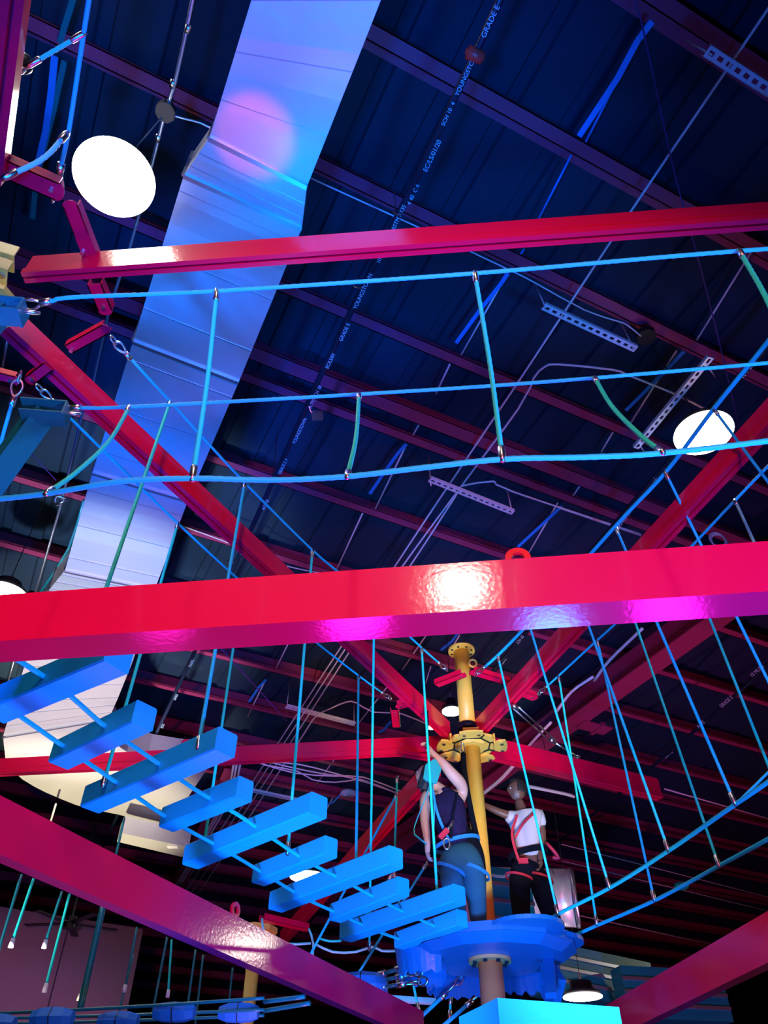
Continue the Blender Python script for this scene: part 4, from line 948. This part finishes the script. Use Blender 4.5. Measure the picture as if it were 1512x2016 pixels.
bm = newbm(); tube(bm, [W(892, 1616, -.22), W(884, 1630, -.24), W(878, 1640, -.24)], .014, 8); link('carabiner', bm, STEEL, woman, True)
bm = newbm(); tube(bm, [c+V((.03+.03*math.cos(2*PI*k/16), -.02, -.08+.05*math.sin(2*PI*k/16))) for k in range(16)], .008, 6, closed=True); link('carabiner', bm, STEEL, woman, True)
# her lanyard with paddle
ly = empty('safety_lanyard', tuple(W(850, 1540, -.32)), 'teal webbing lanyard with a flat square paddle held by the woman', 'lanyard')
bm = newbm(); c = W(850, 1521, -.34); s = V((1, 0, .45)).normalized(); u_ = V((-.45, 0, 1)).normalized()
loft(bm, [[c+s*a_+u_*b_+V((0, t, 0)) for a_, b_ in ((-.105, -.02), (-.095, -.045), (-.03, -.115), (.0, -.115), (.095, -.02), (.105, .0), (.1, .1), (.08, .115), (-.01, .1), (-.03, .09))] for t in (-.012, .012)]); link('paddle', bm, DTEAL, ly, False, .006)
band([W(848, 1540, -.34), W(838, 1570, -.34), W(815, 1632, -.34), W(822, 1648, -.34), W(840, 1662, -.34)], .03, .008, DTEAL, 'webbing', ly, up=V((0, 1, 0)))
band([W(852, 1540, -.34), W(855, 1600, -.34), W(853, 1660, -.34)], .04, .008, DTEAL, 'webbing', ly, up=V((0, 1, 0)))
band([W(842, 1400, -.34), W(843, 1450, -.34), W(845, 1508, -.34)], .035, .015, BLACK, 'black_webbing', ly, up=V((0, 1, 0)))
ly2 = empty('safety_lanyard', tuple(W(915, 1540, .2)), 'black tapered lanyard clipped to the yellow hub with a steel carabiner', 'lanyard')
bm = newbm(); tube(bm, smoothpath([W(912, 1484, .15), W(914, 1520, .1), W(922, 1570, .05), W(932, 1620, 0), W(940, 1655, 0)], .05), .03, 8); link('lanyard_body', bm, BLACK, ly2, True)
bm = newbm(); c = W(911, 1472, .18); tube(bm, [c+V((.02*math.cos(2*PI*k/16), 0, .05*math.sin(2*PI*k/16))) for k in range(16)], .008, 6, closed=True); link('carabiner', bm, STEEL, ly2, True)
# the man
YM = 8.35
def Mn(x, y, dy=0): return Y(x, y, YM+dy)
mb = Mn(1070, 1850)
man = empty('person', (mb.x, mb.y, 3.5), 'person in white t-shirt, black trousers and red harness reaching left to the pole', 'person')
v = [(Mn(1040, 1706), (.1, .08))]; e = []
chain(v, e, [(Mn(1036, 1668), (.12, .095)), (Mn(1034, 1625), (.15, .1)), (Mn(1030, 1600), (.09, .07)), (Mn(1024, 1585), .055), (Mn(1020, 1572), .052)], 0)
wr = Mn(952, 1584, -.05); i = chain(v, e, [(Mn(1008, 1608, -.05), .055), (Mn(986, 1600, -.08), .044), (Mn(968, 1592, -.08), .038), (wr, .028)], 2); hand(v, e, i, wr, V((-1, 0, .25)), V((0, 1, 0)))
wr = Mn(1063, 1690, -.1); i = chain(v, e, [(Mn(1060, 1606), .06), (Mn(1066, 1635), .05), (Mn(1068, 1660, .0), .044), (wr, .028)], 2); hand(v, e, i, wr, V((-.1, -.1, -1)), V((-1, 0, 0)))
chain(v, e, [(Mn(1024, 1715), .08), (Mn(1026, 1775), .055), (Mn(1030, 1830), .04)], 0); chain(v, e, [(Mn(1055, 1715), .08), (Mn(1078, 1785), .055), (Mn(1096, 1845), .04)], 0)
skinmesh('body', v, e, 0, SKIN2, man)
v = [(Mn(1040, 1698), (.185, .15))]; e = []
chain(v, e, [(Mn(1037, 1655), (.175, .14)), (Mn(1034, 1624), (.195, .145)), (Mn(1029, 1602), (.12, .09))], 0)
chain(v, e, [(Mn(1008, 1608, -.04), .075), (Mn(994, 1606, -.07), .07)], 2); chain(v, e, [(Mn(1062, 1608), .092), (Mn(1068, 1632), .085)], 2)
skinmesh('t_shirt', v, e, 0, TEE, man)
v = [(Mn(1040, 1712), (.18, .15))]; e = []
chain(v, e, [(Mn(1039, 1688), (.175, .14))], 0)
for pts in ([(1024, 1722), (1024, 1775), (1030, 1836)], [(1056, 1720), (1078, 1780), (1098, 1845)]):
    chain(v, e, [(Mn(*pts[0]), .135), (Mn(*pts[1]), .11), (Mn((pts[1][0]+pts[2][0])/2, (pts[1][1]+pts[2][1])/2), .095), (Mn(*pts[2]), .08)], 0)
skinmesh('trousers', v, e, 0, BLACK, man)
for x in ((1030, 1840), (1098, 1850)):
    an = Mn(*x); fz = V((an.x, an.y, 3.5)); v = [(fz+V((0, 0, .05)), .05)]; e = []
    chain(v, e, [(fz+V((-.07, -.03, .04)), (.045, .035)), (fz+V((-.15, -.06, .03)), (.04, .025))], 0); skinmesh('shoe', v, e, 0, RUB, man)
head(Mn(1018, 1556), V((-.95, -.15, .05)), man, SKIN2, HAIR)
band([Mn(1018, 1605, -.16), Mn(1008, 1640, -.19), Mn(1014, 1672, -.19), Mn(1022, 1695, -.18)], .026, .01, REDWEB, 'shoulder_strap', man, up=V((1, 0, .3)))
band([Mn(1052, 1600, -.16), Mn(1030, 1622, -.2), Mn(1014, 1650, -.2)], .022, .01, REDWEB, 'shoulder_strap', man, up=V((1, 0, .3)))
band(ellipse(Mn(1040, 1682), .21, .17, tilt=V((0, 0, .04))), .06, .012, BLACK, 'waist_belt', man, True)
for c, rx in ((Mn(1024, 1730), .145), (Mn(1060, 1730), .145)): band(ellipse(c, rx, rx, tilt=V((0, 0, -.04))), .022, .01, REDWEB, 'leg_loop', man, True)
bm = newbm(); tube(bm, smoothpath([Mn(1076, 1660, -.1), Mn(1090, 1675, -.12), Mn(1100, 1690, -.1), Mn(1088, 1688, -.1)], .04), .018, 8); link('rope_tail', bm, REDWEB, man, True)
bm = newbm(); c = Mn(1030, 1695, -.18); obox(bm, c-V((.05, 0, 0)), c+V((.05, 0, 0)), .03, .05); link('buckle', bm, REDWEB, man, False, .004)

# ------------------------------------------------------------------ light
def spot(name, loc, target, power, col, angle=60, size=.3, blend=.6):
    l = bpy.data.lights.new(name, 'SPOT'); l.energy = power; l.color = col; l.spot_size = math.radians(angle); l.spot_blend = blend; l.shadow_soft_size = size
    o = bpy.data.objects.new(name, l); COL.objects.link(o); o.location = loc
    o.rotation_euler = (V(target)-V(loc)).to_track_quat('-Z', 'Y').to_euler(); return o
def point(name, loc, power, col, size=.3):
    l = bpy.data.lights.new(name, 'POINT'); l.energy = power; l.color = col; l.shadow_soft_size = size
    o = bpy.data.objects.new(name, l); COL.objects.link(o); o.location = loc; return o
BL = (0, .25, 1); BD = (0, .14, 1)
spot('blue_wash_lamp', (-1.0, -.6, .4), (-.7, 2.0, 7.5), 2300, BD, 40)
spot('blue_wash_lamp', (-3.4, 2.0, .4), (-2.0, 4.7, 7.5), 3600, BD, 27)
spot('blue_wash_lamp', (-3.9, 4.6, .4), (-2.9, 6.4, 7.5), 2500, BD, 26)
spot('blue_wash_lamp', (2.5, .5, .3), (.3, 4, 4.3), 1800, BL, 76)
spot('blue_wash_lamp', (1.4, 5.2, .3), (1.0, 8.2, 3.4), 500, BL, 70)
spot('blue_wash_lamp', (-.6, 2.8, .3), (-.2, 6.6, 3.4), 2300, BL, 50)
spot('blue_wash_lamp', (-1.2, 6.0, .3), (-1.7, 3.9, 3.4), 600, BL, 40)
spot('blue_wash_lamp', (1.9, 7.2, .3), (1.0, 2.5, 3.3), 420, (0, .15, 1), 40)
spot('blue_wash_lamp', (1.5, 1.5, .3), (2.6, 3.4, 9), 900, BD, 70)
spot('added_red_spot', (-1.1, .6, .4), tuple(Z(500, 270, 7.5)), 1500, (1, .05, .02), 5.5, .05)  # added unseen spot, stands in for the salmon reflection on the duct
spot('added_magenta_wash', (-.3, 6.6, .3), (-.3, 2.6, 3.3), 320, (1, .01, .85), 46)  # this and the next magenta spots: unseen, added to tint the front beam's underside
spot('added_magenta_wash', (-2.3, 6.6, .3), (-1.4, 2.6, 3.3), 75, (1, .01, .6), 44)
spot('added_magenta_wash', (3.0, 6.6, .3), (1.4, 2.6, 3.3), 260, (1, .01, .9), 46)
spot('added_white_wash', (-3.8, 6.5, .4), (-3.7, 8.0, 7.5), 3300, (.7, .8, 1), 32)  # this and the following white spot: unseen, added to brighten the lower duct
spot('added_white_wash', (-5.4, 9.5, .4), (-5.2, 11.2, 7.5), 4200, (1, .84, .85), 38)
spot('added_warm_wash', (-5.5, 13.0, .4), (-5.9, 14.2, 7.5), 4500, (1, .84, .48), 42)  # unseen warm spot added to bring out cream on the duct elbow
spot('added_white_wash', (3.6, 9.0, .4), (2.8, 12.6, 5.2), 700, (.7, 1, .95), 24)  # unseen source added to light the round duct behind the man
spot('added_mauve_wash', (-5, 12.0, .4), (-9, 20.4, 3), 1500, (.8, .5, 1), 60)  # added to brighten the mauve partition, no visible source
spot('added_red_spot', (0, -4.5, 1.6), (0, 3, 3.4), 1900, (1, .12, .16), 50)  # unseen fill added from the camera side to redden the front beam face
spot('added_warm_spot', (1.5, 1.5, .4), (.95, 8.2, 5.5), 2600, (1, .8, .5), 22)  # added fill that warms the yellow pole, source unseen
spot('added_magenta_wash', (4.0, 3.5, .4), (4.0, 7.5, 9), 260, (1, .12, .5), 56)  # from here on unseen uplights, added to brighten the roof purlins
spot('added_magenta_wash', (-1.0, 9.0, .4), (1.0, 14, 9), 500, (1, .18, .6), 90)
spot('added_magenta_wash', (5.5, 11.0, .4), (6, 15, 9), 700, (1, .15, .6), 100)
w = bpy.data.worlds.new('world'); w.use_nodes = True; sc.world = w
w.node_tree.nodes['Background'].inputs['Color'].default_value = (.1, .12, .3, 1); w.node_tree.nodes['Background'].inputs['Strength'].default_value = .03
sc.view_settings.view_transform = 'Standard'; sc.view_settings.look = 'None'; sc.view_settings.gamma = 1; sc.view_settings.exposure = 0
sc.view_settings.use_curve_mapping = False

for o in bpy.data.objects:
    if 'label' in o and not 4 <= len(o['label'].replace('-', ' ').split()) <= 16: print('LONG', o.name, len(o['label'].split()), o['label'])
